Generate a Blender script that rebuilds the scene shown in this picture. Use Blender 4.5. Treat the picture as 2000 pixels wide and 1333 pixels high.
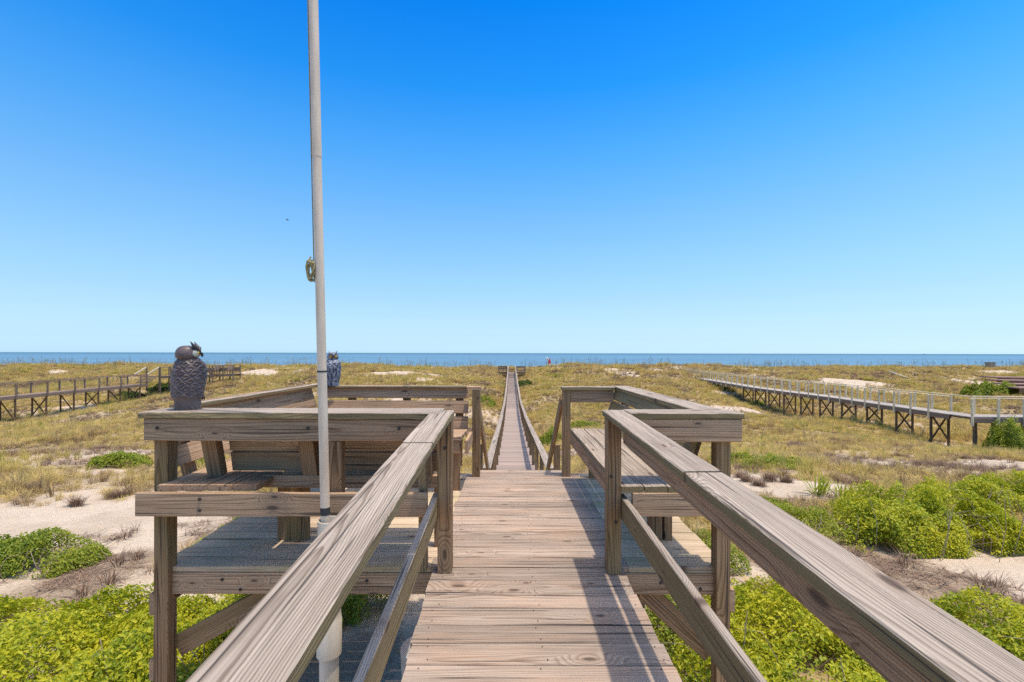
import bpy, bmesh, math, random
import numpy as np
from mathutils import Vector, Matrix

# ------------------------------------------------------------------ camera, sky, sun, exposure
for o in list(bpy.data.objects):
    bpy.data.objects.remove(o)
sc = bpy.context.scene
COL = sc.collection
R = math.radians
EYE = 1.406            # eye height above the platform deck (z = 0)
FPX = 889.0            # focal length in photo pixels

cam_d = bpy.data.cameras.new('camera')
cam_d.sensor_width = 36.0
cam_d.lens = 16.0
cam_d.shift_y = 23.5 / 2000.0
cam_d.clip_start = 0.05
cam_d.clip_end = 60000.0
cam = bpy.data.objects.new('camera', cam_d)
COL.objects.link(cam)
cam.matrix_world = Matrix.Translation((0, 0, EYE)) @ Matrix.Rotation(R(90), 4, 'X') @ Matrix.Rotation(R(0.115), 4, 'Z')
sc.camera = cam

SUN_DIR = Vector((0.185, -0.065, 1.0)).normalized()      # towards the sun
world = bpy.data.worlds.new('World')
sc.world = world
world.use_nodes = True
wn = world.node_tree
wn.nodes.clear()
w_out = wn.nodes.new('ShaderNodeOutputWorld')
w_bg = wn.nodes.new('ShaderNodeBackground')
w_sky = wn.nodes.new('ShaderNodeTexSky')
w_sky.sky_type = 'NISHITA'
w_sky.sun_disc = False
w_sky.sun_elevation = math.asin(SUN_DIR.z)
w_sky.sun_rotation = math.atan2(SUN_DIR.x, SUN_DIR.y)
w_sky.altitude = 0
w_sky.air_density = 1.0
w_sky.dust_density = 2.5
w_sky.ozone_density = 1.0
# tint put on the sky by height above the horizon, the same all the way round
w_tc = wn.nodes.new('ShaderNodeTexCoord')
w_sep = wn.nodes.new('ShaderNodeSeparateXYZ')
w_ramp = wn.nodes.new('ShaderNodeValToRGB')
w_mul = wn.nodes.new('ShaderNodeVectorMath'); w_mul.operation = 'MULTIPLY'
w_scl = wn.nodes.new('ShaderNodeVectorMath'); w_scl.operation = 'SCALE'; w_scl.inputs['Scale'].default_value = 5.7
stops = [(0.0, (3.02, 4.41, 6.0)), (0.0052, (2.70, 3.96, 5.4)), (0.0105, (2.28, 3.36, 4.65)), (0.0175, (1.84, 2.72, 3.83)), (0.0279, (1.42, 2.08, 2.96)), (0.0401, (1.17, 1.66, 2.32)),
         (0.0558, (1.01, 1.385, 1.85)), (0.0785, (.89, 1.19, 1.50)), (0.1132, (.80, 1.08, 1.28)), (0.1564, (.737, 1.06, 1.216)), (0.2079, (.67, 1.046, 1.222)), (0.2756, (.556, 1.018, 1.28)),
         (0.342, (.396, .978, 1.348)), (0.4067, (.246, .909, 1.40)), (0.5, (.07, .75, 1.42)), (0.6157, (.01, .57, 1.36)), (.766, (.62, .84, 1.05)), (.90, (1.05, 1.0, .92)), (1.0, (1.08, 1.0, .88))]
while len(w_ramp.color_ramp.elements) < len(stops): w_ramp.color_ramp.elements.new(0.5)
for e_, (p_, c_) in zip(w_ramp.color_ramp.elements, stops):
    e_.position = p_; e_.color = (*[q / 6.2 * (0.83 if p_ < 0.7 else 1.0) for q in c_], 1)  # unseen overhead sky kept brighter and warmer than the rest, fill for the shade
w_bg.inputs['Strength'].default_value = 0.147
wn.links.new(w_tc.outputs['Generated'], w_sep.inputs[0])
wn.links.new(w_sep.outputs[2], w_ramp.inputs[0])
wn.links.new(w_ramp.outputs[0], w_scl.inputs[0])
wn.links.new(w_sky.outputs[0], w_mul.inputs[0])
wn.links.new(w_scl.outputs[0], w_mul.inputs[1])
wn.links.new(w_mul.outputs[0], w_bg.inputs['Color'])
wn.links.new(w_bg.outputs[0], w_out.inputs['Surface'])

sun_d = bpy.data.lights.new('sun', 'SUN')
sun_d.energy = 2.15
sun_d.angle = R(1.0)
sun_d.color = (1.0, 0.93, 0.81)
sun = bpy.data.objects.new('sun', sun_d)
COL.objects.link(sun)
sun.rotation_euler = SUN_DIR.to_track_quat('Z', 'Y').to_euler()
sun.location = (5, -3, 30)

sc.view_settings.view_transform = 'Standard'
sc.view_settings.look = 'None'
sc.view_settings.exposure = 0.74
sc.view_settings.gamma = 1.0
sc.view_settings.use_curve_mapping = False
sc.render.engine = 'CYCLES'
sc.cycles.use_denoising = False
sc.cycles.use_adaptive_sampling = False
sc.cycles.max_bounces = 6
sc.cycles.diffuse_bounces = 3
sc.cycles.glossy_bounces = 2
sc.cycles.transmission_bounces = 3
sc.cycles.transparent_max_bounces = 4

random.seed(7)
RNG = np.random.default_rng(11)

# ------------------------------------------------------------------ numpy noise and the terrain
_perm = RNG.random((256, 256))
def vnoise(x, y):
    x = np.asarray(x, float); y = np.asarray(y, float)
    xi = np.floor(x).astype(int); yi = np.floor(y).astype(int)
    fx = x - xi; fy = y - yi
    fx = fx * fx * (3 - 2 * fx); fy = fy * fy * (3 - 2 * fy)
    a = _perm[xi & 255, yi & 255]; b = _perm[(xi + 1) & 255, yi & 255]
    c = _perm[xi & 255, (yi + 1) & 255]; d = _perm[(xi + 1) & 255, (yi + 1) & 255]
    return (a * (1 - fx) + b * fx) * (1 - fy) + (c * (1 - fx) + d * fx) * fy
def fbm(x, y, s, octv=4):
    v = 0; amp = 0.5; tot = 0
    for k in range(octv):
        v = v + amp * vnoise(x / s + 17.3 * k + 40, y / s + 9.1 * k + 60); tot += amp
        amp *= 0.5; s *= 0.5
    return v / tot
def sstep(a, b, v):
    t = np.clip((np.asarray(v, float) - a) / (b - a), 0, 1)
    return t * t * (3 - 2 * t)
PY = [-40, -10, 4, 8, 14, 22, 30, 40, 50, 60, 68, 75, 82, 95, 110, 140, 200, 300, 500]
PZ = [-1.5, -1.55, -1.6, -1.68, -2.2, -3.1, -3.55, -3.4, -2.85, -2.05, -1.35, -0.98, -1.3, -3.6, -5.0, -5.7, -6.6, -9, -12]
def gz(x, y):
    x = np.asarray(x, float); y = np.asarray(y, float)
    z = np.interp(y, PY, PZ)
    far = sstep(8, 40, y) * (1 - sstep(95, 130, y))
    z = z + far * ((fbm(x, y, 14.0, 3) - 0.5) * 1.5 + (fbm(x + 90, y, 5.0, 3) - 0.5) * 0.7)
    z = z + (fbm(x + 31, y + 7, 2.2, 3) - 0.5) * 0.22 * (1 - sstep(90, 120, y))
    # the cut for the middle boardwalk, a little lower than the dune beside it
    z = z - 0.65 * np.exp(-((x - 0.1) / 2.2) ** 2) * sstep(10, 20, y) * (1 - sstep(64, 72, y))
    # hollows under the two neighbouring walkways
    z = z - 0.9 * np.exp(-((x - 25.5) / 5) ** 2) * sstep(30, 42, y) * (1 - sstep(56, 66, y))
    z = z - 0.6 * np.exp(-((x + 40) / 6) ** 2) * sstep(24, 32, y) * (1 - sstep(48, 56, y))
    z = z + 0.75 * np.exp(-(((x + 33) / 4) ** 2 + ((y - 51) / 4) ** 2))
    # the sand bank at the right, under the bend of the grey walkway
    z = z - 0.7 * np.exp(-(((x - 28) / 5) ** 2 + ((y - 24) / 5) ** 2))
    return z
def gzs(x, y):
    return float(gz(x, y))
def ground_at(px, py):
    """where the view through a photo pixel meets the ground, used to measure real positions"""
    dx = (px - 1000) / FPX; dz = -(py - 690) / FPX
    t = 2.0
    while t < 140:
        if EYE + dz * t < gzs(dx * t, t):
            break
        t *= 1.01
    return dx * t, t
def at(px, py, Y):
    return Vector(((px - 1000) * Y / FPX, Y, EYE - (py - 690) * Y / FPX))

# bare sand patches: (x, y, rx, ry, strength)
SAND = []
for px, py, rx, ry, s in [(150, 1035, 3.0, 0.9, 1.3), (40, 1020, 2.5, .7, 1.2), (270, 1000, 1.4, .8, 1.2), (130, 908, .9, .7, .45), (195, 925, 1.0, .7, .45),
                          (285, 885, .8, .8, .8), (15, 905, 1.0, .8, .4), (60, 830, 3.0, .8, .25), (1520, 950, 1.25, .85, 1.4), (1655, 955, .6, .5, 1.0),
                          (1840, 868, 1.6, 1.0, 1.2), (1900, 885, 1.5, .8, 1.2), (1975, 905, 1.4, .9, 1.2), (1725, 900, 1.2, .5, .9), (1890, 1150, 1.6, .8, 1.3),
                          (1750, 1120, 1.2, .5, 1.2), (1960, 1080, .8, .8, 1.2), (1700, 748, 3.4, 2.4, .9), (1650, 750, 3.0, 2.0, .6), (1420, 768, 1.6, 1.2, 1.2),
                          (1445, 800, 3.0, 1.5, .8), (790, 728, 3.5, 2.5, .8), (490, 728, 2.4, 2.0, 1.0), (225, 727, 2.0, 2.0, .7), (120, 730, 1.5, 1.5, 1.1), (1500, 727, 4.0, 2, .6),
                          (1290, 727, 2.0, 1.5, .8), (1950, 727, 3.0, 2.0, 1.0), (930, 890, .6, 1.2, 1.0), (1130, 880, .9, 1.2, .9), (1000, 780, 1.2, 9, .7)]:
    gx, gy = ground_at(px, py)
    SAND.append((gx, gy, rx, ry, s))
def veg(x, y):
    """0 bare sand .. 1 thick grass"""
    x = np.asarray(x, float); y = np.asarray(y, float)
    v = 0.95 + (fbm(x * 0.8 + 200, y + 100, 6.0, 4) - 0.5) * 2.1 + (fbm(x + 11, y + 300, 1.4, 2) - 0.5) * 0.9
    for (sx, sy, rx, ry, s) in SAND:
        v = v - 1.25 * s * np.exp(-(((x - sx) / rx) ** 2 + ((y - sy) / ry) ** 2))
    v = v - 0.75 * (1 - sstep(5.5, 8.6, y)) + 0.12 * sstep(55, 74, y)
    v = v - 2.0 * sstep(84, 92, y)
    return np.clip(v, 0, 1)
def litter(x, y):
    """dead twigs and dry leaves on the sand"""
    v = (fbm(x + 500, np.asarray(y) + 50, 1.6, 3) - 0.42) * 3.0
    v = v * (1 - 0.65 * sstep(12, 30, y))
    for px, py, r in ((150, 1020, 2.6), (1520, 950, 1.3), (270, 1000, 1.5)):
        cx, cy = ground_at(px, py)
        v = v - 1.2 * np.exp(-(((x - cx) / r) ** 2 + ((y - cy) / r) ** 2))
    for px, py, r, s in ((1700, 1125, .9, 1.1), (1800, 1165, .9, 1.2), (1620, 1085, .8, 1.1), (1900, 1210, .7, .9), (1560, 1040, .7, 1.0), (215, 1050, .55, 1.2), (60, 1000, .8, .7),
                        (1600, 920, 1.2, 1.0), (1560, 900, 1.4, .9), (720, 1290, .7, 1.0), (100, 1075, .5, .8), (1450, 1010, .8, .9)):
        cx, cy = ground_at(px, py)
        v = v + s * np.exp(-(((x - cx) / r) ** 2 + ((y - cy) / (r * .6)) ** 2))
    return np.clip(v, 0, 1)

# ------------------------------------------------------------------ material helpers
def new_mat(name):
    m = bpy.data.materials.new(name)
    m.use_nodes = True
    nt = m.node_tree
    nt.nodes.clear()
    out = nt.nodes.new('ShaderNodeOutputMaterial')
    return m, nt, out
class NT:
    """small helper that chains shader nodes"""
    def __init__(s, nt): s.nt = nt
    def n(s, typ, **kw):
        nd = s.nt.nodes.new(typ)
        for k, v in kw.items():
            setattr(nd, k, v)
        return nd
    def put(s, sock, v):
        if isinstance(v, bpy.types.NodeSocket): s.nt.links.new(v, sock)
        elif v is not None: sock.default_value = v
    def math(s, op, a, b=None, c=None, clamp=False):
        nd = s.n('ShaderNodeMath', operation=op, use_clamp=clamp)
        s.put(nd.inputs[0], a); s.put(nd.inputs[1], b)
        if c is not None: s.put(nd.inputs[2], c)
        return nd.outputs[0]
    def vmath(s, op, a, b=None):
        nd = s.n('ShaderNodeVectorMath', operation=op)
        s.put(nd.inputs[0], a); s.put(nd.inputs[1], b)
        return nd.outputs[0]
    def mix(s, f, a, b, mode='MIX'):
        nd = s.n('ShaderNodeMix', data_type='RGBA', blend_type=mode)
        s.put(nd.inputs[0], f)
        s.put(nd.inputs[6], a if isinstance(a, bpy.types.NodeSocket) else (*a, 1) if len(a) == 3 else a)
        s.put(nd.inputs[7], b if isinstance(b, bpy.types.NodeSocket) else (*b, 1) if len(b) == 3 else b)
        return nd.outputs[2]
    def noise(s, vec, scale=1.0, detail=2.0, rough=0.5, dist=0.0, dim='3D'):
        nd = s.n('ShaderNodeTexNoise', noise_dimensions=dim)
        s.put(nd.inputs['Vector'], vec)
        nd.inputs['Scale'].default_value = scale; nd.inputs['Detail'].default_value = detail
        nd.inputs['Roughness'].default_value = rough; nd.inputs['Distortion'].default_value = dist
        return nd.outputs['Fac']
    def rng(s, v, a, b, c=0.0, d=1.0, smooth=True):
        nd = s.n('ShaderNodeMapRange', interpolation_type='SMOOTHSTEP' if smooth else 'LINEAR')
        s.put(nd.inputs[0], v)
        for i, q in enumerate((a, b, c, d)): nd.inputs[i + 1].default_value = q
        return nd.outputs[0]
    def comb(s, x, y, z):
        nd = s.n('ShaderNodeCombineXYZ')
        s.put(nd.inputs[0], x); s.put(nd.inputs[1], y); s.put(nd.inputs[2], z)
        return nd.outputs[0]
    def ramp(s, f, stops):
        nd = s.n('ShaderNodeValToRGB')
        el = nd.color_ramp.elements
        while len(el) < len(stops): el.new(0.5)
        for e, (p, c) in zip(el, stops):
            e.position = p; e.color = (*c, 1)
        s.put(nd.inputs[0], f)
        return nd.outputs[0]

def wood(name, light, dark, edge=None, stain=None, stain_amt=0.0, rings=95.0, ringc=0.55, rough=0.85, knots=0.2, bump=0.35, tone=0.18, hue=None):
    """weathered pine: growth rings around a pith below the board, knots the grain bends round, cracks, fibre.
    Board meshes run along their own X axis."""
    m, nt, out = new_mat(name)
    h = NT(nt)
    tc = h.n('ShaderNodeTexCoord'); oi = h.n('ShaderNodeObjectInfo')
    rnd = oi.outputs['Random']
    P = tc.outputs['Object']
    off = h.comb(h.math('MULTIPLY', rnd, 61.7), h.math('MULTIPLY', rnd, 23.1), h.math('MULTIPLY', rnd, 37.9))
    sep = h.n('ShaderNodeSeparateXYZ'); h.put(sep.inputs[0], P)
    x, y, z = sep.outputs
    def sv(a, b, c): return h.vmath('ADD', h.vmath('MULTIPLY', P, (a, b, c)), off)
    # knots
    vor = h.n('ShaderNodeTexVoronoi', voronoi_dimensions='2D', feature='F1')
    h.put(vor.inputs['Vector'], sv(2.4, 7.0, 0.0)); vor.inputs['Scale'].default_value = 1.0
    csep = h.n('ShaderNodeSeparateColor'); h.put(csep.inputs[0], vor.outputs['Color'])
    d = h.math('DIVIDE', vor.outputs['Distance'], h.math('MULTIPLY_ADD', csep.outputs[1], 0.9, 0.55))
    gate = h.math('LESS_THAN', csep.outputs[0], knots)
    kb = h.math('MULTIPLY', h.rng(d, 0.0, 0.42, 1.0, 0.0), gate)
    knot = h.math('MULTIPLY', h.rng(d, 0.04, 0.10, 1.0, 0.0), gate)
    khalo = h.math('MULTIPLY', h.rng(d, 0.07, 0.24, 1.0, 0.0), gate)
    # rings
    lown = h.noise(sv(0.55, 3.0, 3.0), 1.0, 2.0)
    midn = h.noise(sv(2.2, 14.0, 14.0), 1.0, 2.0)
    y0 = h.math('MULTIPLY', h.math('SUBTRACT', h.math('FRACT', h.math('MULTIPLY', rnd, 17.31)), 0.5), 0.17)
    z0 = h.math('MULTIPLY_ADD', h.math('FRACT', h.math('MULTIPLY', rnd, 7.77)), 0.07, 0.03)
    dy = h.math('SUBTRACT', y, y0); dz = h.math('ADD', z, z0)
    r = h.math('SQRT', h.math('ADD', h.math('MULTIPLY', dy, dy), h.math('MULTIPLY', dz, dz)))
    r = h.math('ADD', r, h.math('MULTIPLY', lown, 0.075))
    r = h.math('ADD', r, h.math('MULTIPLY', midn, 0.007))
    r = h.math('ADD', r, h.math('MULTIPLY', kb, 0.035))
    fr = h.math('FRACT', h.math('MULTIPLY', r, rings))
    ring = h.math('MULTIPLY', h.rng(fr, 0.35, 0.86), h.rng(fr, 0.90, 1.0, 1.0, 0.0))
    fibre = h.noise(sv(5.0, 260.0, 260.0), 1.0, 2.0, 0.6)
    streak = h.noise(sv(1.0, 42.0, 42.0), 1.0, 4.0, 0.62)
    crackn = h.noise(sv(1.1, 85.0, 85.0), 1.0, 1.0, 0.4)
    crack = h.rng(crackn, 0.64, 0.69)
    blot = h.noise(sv(1.5, 5.0, 5.0), 1.0, 3.0, 0.6)
    f = h.math('ADD', h.math('MULTIPLY', ring, ringc), h.math('MULTIPLY', h.rng(streak, 0.3, 0.72), 0.42))
    f = h.math('ADD', f, h.math('MULTIPLY', h.math('SUBTRACT', fibre, 0.5), 1.0), clamp=True)
    col = h.mix(f, light, dark)
    if edge is not None:      # the long narrow edges keep another colour than the bleached upper face
        g = h.n('ShaderNodeNewGeometry'); gs = h.n('ShaderNodeSeparateXYZ'); h.put(gs.inputs[0], g.outputs['Normal'])
        up = h.rng(gs.outputs[2], 0.45, 0.75)
        ecol = h.mix(f, edge, tuple(c * 0.55 for c in edge))
        col = h.mix(up, ecol, col)
    if hue is not None:
        col = h.mix(h.math('MULTIPLY', h.rng(blot, 0.42, 0.72), 0.75), col, h.mix(0.55, col, hue))
    if stain is not None:
        sn = h.noise(sv(0.8, 2.5, 2.5), 1.3, 4.0, 0.65)
        col = h.mix(h.math('MULTIPLY', h.rng(sn, 0.42, 0.66), stain_amt), col, stain)
    tonev = h.math('MULTIPLY_ADD', h.math('FRACT', h.math('MULTIPLY', rnd, 311.7)), tone * 2, 1 - tone)
    blotv = h.math('MULTIPLY_ADD', blot, 0.5, 0.75)
    tv = h.math('MULTIPLY', tonev, blotv)
    col = h.mix(1.0, col, h.comb(tv, tv, tv), 'MULTIPLY')
    col = h.mix(h.math('MULTIPLY', khalo, 0.35), col, (0.30, 0.20, 0.13))
    col = h.mix(h.math('MULTIPLY', knot, 0.82), col, (0.085, 0.055, 0.04))
    col = h.mix(h.math('MULTIPLY', crack, 0.8), col, (0.05, 0.04, 0.035))
    bs = h.n('ShaderNodeBsdfPrincipled')
    h.put(bs.inputs['Base Color'], col)
    bs.inputs['Roughness'].default_value = rough
    bs.inputs['Specular IOR Level'].default_value = 0.22
    hgt = h.math('SUBTRACT', h.math('MULTIPLY', ring, 0.35), h.math('MULTIPLY', crack, 1.3))
    hgt = h.math('ADD', hgt, h.math('MULTIPLY', fibre, 0.6))
    hgt = h.math('ADD', hgt, h.math('MULTIPLY', streak, 0.7))
    bp = h.n('ShaderNodeBump'); bp.inputs['Strength'].default_value = bump; bp.inputs['Distance'].default_value = 0.004
    h.put(bp.inputs['Height'], hgt)
    h.put(bs.inputs['Normal'], bp.outputs[0])
    nt.links.new(bs.outputs[0], out.inputs[0])
    return m

def plain(name, col, rough=0.6, var=0.15, scale=6.0, bump=0.0, spec=0.3, col2=None, metallic=0.0, bscale=None, stretch=(1, 1, 1)):
    m, nt, out = new_mat(name)
    h = NT(nt)
    tc = h.n('ShaderNodeTexCoord')
    v = h.vmath('MULTIPLY', tc.outputs['Object'], stretch)
    n1 = h.noise(v, scale, 4.0, 0.6)
    c2 = col2 if col2 is not None else tuple(c * (1 - var * 2) for c in col)
    c = h.mix(h.rng(n1, 0.35, 0.7), col, c2)
    bs = h.n('ShaderNodeBsdfPrincipled')
    h.put(bs.inputs['Base Color'], c)
    bs.inputs['Roughness'].default_value = rough
    bs.inputs['Specular IOR Level'].default_value = spec
    bs.inputs['Metallic'].default_value = metallic
    if bump:
        bp = h.n('ShaderNodeBump'); bp.inputs['Strength'].default_value = bump; bp.inputs['Distance'].default_value = 0.01
        h.put(bp.inputs['Height'], h.noise(v, bscale or scale * 4, 4.0, 0.6))
        h.put(bs.inputs['Normal'], bp.outputs[0])
    nt.links.new(bs.outputs[0], out.inputs[0])
    return m

M = {}
M['deck'] = wood('deck_wood', (0.47, 0.365, 0.28), (0.20, 0.13, 0.088), ringc=0.5, hue=(0.42, 0.25, 0.15), tone=0.2, bump=0.45, knots=0.26, rings=140)
M['deck_algae_lifted'] = wood('deck_wood_algae_shade_lifted', (0.65, 0.49, 0.33), (0.41, 0.285, 0.18), ringc=0.45, stain=(0.38, 0.30, 0.11), stain_amt=0.45, tone=0.15, rings=140, knots=0.2)  # algae stain over a base lightened and warmed to offset the shade there
M['cap'] = wood('bleached_rail_wood', (0.48, 0.39, 0.305), (0.15, 0.105, 0.072), edge=(0.30, 0.22, 0.11), rings=200, ringc=0.5, tone=0.08, bump=0.5, knots=0.26)
M['side'] = wood('brown_grey_wood', (0.53, 0.355, 0.22), (0.19, 0.11, 0.058), ringc=0.5, hue=(0.38, 0.195, 0.095), tone=0.2, knots=0.24, rings=140)
M['post'] = wood('post_wood', (0.41, 0.255, 0.14), (0.14, 0.075, 0.033), ringc=0.6, rings=140, stain=(0.18, 0.14, 0.045), stain_amt=0.4, tone=0.16, knots=0.2)
M['fresh'] = wood('newer_brown_wood', (0.40, 0.25, 0.14), (0.20, 0.105, 0.05), ringc=0.55, tone=0.12)
M['far_brown'] = wood('far_brown_wood', (0.29, 0.205, 0.15), (0.16, 0.105, 0.07), ringc=0.3, tone=0.12)
M['far_dark'] = wood('far_dark_wood', (0.21, 0.125, 0.07), (0.11, 0.065, 0.035), ringc=0.3, tone=0.15)
M['far_grey'] = wood('far_grey_wood', (0.46, 0.40, 0.34), (0.33, 0.27, 0.22), ringc=0.3, tone=0.1)
M['far_pale'] = wood('far_pale_wood', (0.80, 0.67, 0.46), (0.60, 0.48, 0.31), ringc=0.3, tone=0.08)
M['nail'] = plain('rusty_nail', (0.07, 0.05, 0.045), 0.7)
M['pvc'] = plain('dirty_white_pvc', (0.74, 0.68, 0.58), 0.45, col2=(0.58, 0.49, 0.37), scale=5.0, stretch=(1, 1, 0.35))
M['pole'] = plain('weathered_grey_pole', (0.76, 0.61, 0.46), 0.55, col2=(0.62, 0.49, 0.36), scale=9.0, stretch=(2, 2, 0.35))
M['rope'] = plain('olive_rope', (0.42, 0.33, 0.15), 0.9, scale=60, bump=0.5)
M['dark'] = plain('dark_rubber', (0.05, 0.05, 0.052), 0.7)
M['owl'] = plain('faded_grey_brown_plastic', (0.165, 0.115, 0.10), 0.45, col2=(0.09, 0.065, 0.06), scale=14.0, spec=0.4, bump=0.15)
M['owl_face'] = plain('cream_plastic', (0.72, 0.66, 0.52), 0.55)
M['owl_dark'] = plain('black_plastic', (0.03, 0.03, 0.032), 0.4)
M['owl_brow'] = plain('dark_brown_plastic', (0.085, 0.065, 0.06), 0.5)
M['owl_eye'] = plain('yellow_plastic', (0.75, 0.48, 0.06), 0.25)
M['owl2'] = plain('blue_black_mottled_plastic', (0.035, 0.04, 0.065), 0.5, col2=(0.42, 0.43, 0.48), scale=34.0, stretch=(1, 1, 0.6))
M['owl_face2'] = plain('tan_plastic', (0.42, 0.30, 0.17), 0.5, col2=(0.14, 0.09, 0.06), scale=40)
M['concrete'] = plain('grey_concrete', (0.42, 0.39, 0.36), 0.9, bump=0.3)
M['white'] = plain('white_paint', (0.78, 0.78, 0.74), 0.5)
M['red'] = plain('red_cloth', (0.50, 0.035, 0.03), 0.7)
M['twig'] = plain('dry_twig', (0.40, 0.32, 0.22), 0.9, col2=(0.24, 0.18, 0.13), scale=3)
M['black'] = plain('dark_feathers', (0.03, 0.03, 0.035), 0.8)
M['tan'] = plain('tan_board', (0.40, 0.32, 0.24), 0.8)
M['redwood'] = wood('reddish_far_wood', (0.36, 0.22, 0.17), (0.2, 0.11, 0.085), ringc=0.3)

# ------------------------------------------------------------------ object helpers
def link(o, parent=None):
    COL.objects.link(o)
    if parent is not None:
        o.parent = parent
    return o
def thing(name, label, cat, loc=(0, 0, 0), group=None):
    o = bpy.data.objects.new(name, None)
    o.empty_display_size = 0.2
    o.location = loc
    o['label'] = label; o['category'] = cat
    if group: o['group'] = group
    return link(o)
def tag(o, label, cat, group=None):
    o['label'] = label; o['category'] = cat
    if group: o['group'] = group
    return o
def rel(parent, Mw):
    """local matrix of a part whose things stand unrotated"""
    p = Vector((0, 0, 0)); q = parent
    while q is not None:
        p += q.location; q = q.parent
    return Matrix.Translation(-p) @ Mw
_cache = {}
def board_mesh(L, w, t, mat, segs=2, wob=0.0015, nails=None, key=None, ch=0.004):
    k = (round(L, 3), round(w, 3), round(t, 3), mat, segs, wob, nails, key)
    if k in _cache: return _cache[k]
    me = bpy.data.meshes.new('board')
    c = min(ch, w * 0.2, t * 0.2)
    a, b = w / 2, t / 2
    prof = [(-a, -b + c), (-a + c, -b), (a - c, -b), (a, -b + c), (a, b - c), (a - c, b), (-a + c, b), (-a, b - c)]
    vs, fs = [], []
    rr = random.Random(hash((round(L, 3), round(w, 3), segs)) & 0xffff)
    ph = [rr.uniform(0, 6.28) for _ in range(8)]
    for i in range(segs + 1):
        x = -L / 2 + L * i / segs
        for j, (py, pz) in enumerate(prof):
            wy = wob * (math.sin(x * 3.1 + ph[j]) + 0.7 * math.sin(x * 11.3 + 2 * ph[j]) + rr.uniform(-.6, .6))
            wz = wob * (math.sin(x * 2.3 + ph[(j + 3) % 8]) * 0.6 + rr.uniform(-.4, .4))
            vs.append((x, py + wy, pz + wz))
    for i in range(segs):
        for j in range(8):
            j2 = (j + 1) % 8
            fs.append((i * 8 + j, (i + 1) * 8 + j, (i + 1) * 8 + j2, i * 8 + j2))
    fs.append(tuple(range(8)))
    fs.append(tuple(segs * 8 + j for j in range(7, -1, -1)))
    nb = len(fs)
    if nails:
        for (nx, ny) in nails:
            base = len(vs)
            for q in range(6):
                an = q * math.pi / 3
                vs.append((nx + 0.0036 * math.cos(an), ny + 0.0036 * math.sin(an), b + wob * 2 + 0.0008))
            fs.append(tuple(base + q for q in range(6)))
    me.from_pydata(vs, [], fs)
    me.materials.append(M[mat])
    if nails:
        me.materials.append(M['nail'])
        for i, p in enumerate(me.polygons):
            if i >= nb: p.material_index = 1
    me.update()
    # outward normals
    bm = bmesh.new(); bm.from_mesh(me)
    bmesh.ops.recalc_face_normals(bm, faces=[f for f in bm.faces if f.index < nb])
    bm.to_mesh(me); bm.free()
    _cache[k] = me
    return me
def board(name, p0, p1, w, t, parent, mat='side', up=(0, 0, 1), segs=2, wob=0.0015, nails=None, key=None, roll=0.0):
    """a plank from p0 to p1 (centre line), width w across, thickness t along 'up'"""
    p0, p1 = Vector(p0), Vector(p1)
    X = (p1 - p0); L = X.length; X.normalize()
    Z = Vector(up); Z = (Z - X * Z.dot(X)).normalized()
    Y = Z.cross(X)
    Mw = Matrix.Translation((p0 + p1) / 2) @ Matrix((X, Y, Z)).transposed().to_4x4()
    if roll: Mw = Mw @ Matrix.Rotation(roll, 4, 'X')
    o = bpy.data.objects.new(name, board_mesh(L, w, t, mat, segs, wob, nails, key))
    link(o, parent)
    o.matrix_local = rel(parent, Mw) if parent else Mw
    return o
def post(name, x, y, z0, z1, parent, mat='post', s=0.089, s2=None):
    return board(name, (x, y, z0), (x, y, z1), s2 or s, s, parent, mat, up=(0, -1, 0))
def mesh_obj(name, vs, fs, mat, parent=None, smooth=False):
    me = bpy.data.meshes.new(name)
    me.from_pydata([tuple(v) for v in vs], [], fs)
    me.update()
    bm = bmesh.new(); bm.from_mesh(me)
    bmesh.ops.recalc_face_normals(bm, faces=bm.faces)
    bm.to_mesh(me); bm.free()
    if smooth:
        for p in me.polygons: p.use_smooth = True
        me.set_sharp_from_angle(angle=R(42))
    for mm in (mat if isinstance(mat, (list, tuple)) else [mat]):
        me.materials.append(mm if not isinstance(mm, str) else M[mm])
    o = bpy.data.objects.new(name, me)
    link(o, parent)
    if parent is not None: o.matrix_local = rel(parent, Matrix.Identity(4))
    return o
def tube(pts, rad, n=8, closed=False):
    pts = [Vector(p) for p in pts]
    rads = rad if isinstance(rad, (list, tuple)) else [rad] * len(pts)
    vs, fs = [], []
    prev = None
    for i, p in enumerate(pts):
        a = pts[max(i - 1, 0)]; b = pts[min(i + 1, len(pts) - 1)]
        if closed: a = pts[i - 1]; b = pts[(i + 1) % len(pts)]
        T = (b - a).normalized()
        if prev is None:
            U = T.orthogonal().normalized()
        else:
            U = (prev - T * prev.dot(T)).normalized()
        prev = U; V = T.cross(U)
        for k in range(n):
            an = 2 * math.pi * k / n
            vs.append(p + (U * math.cos(an) + V * math.sin(an)) * rads[i])
    m = len(pts)
    for i in range(m if closed else m - 1):
        for k in range(n):
            i2 = (i + 1) % m
            fs.append((i * n + k, i * n + (k + 1) % n, i2 * n + (k + 1) % n, i2 * n + k))
    if not closed:
        fs.append(tuple(range(n - 1, -1, -1))); fs.append(tuple((m - 1) * n + k for k in range(n)))
    return vs, fs
def join_geo(parts):
    vs, fs = [], []
    for v, f in parts:
        b = len(vs); vs += list(v); fs += [tuple(b + i for i in q) for q in f]
    return vs, fs
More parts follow.
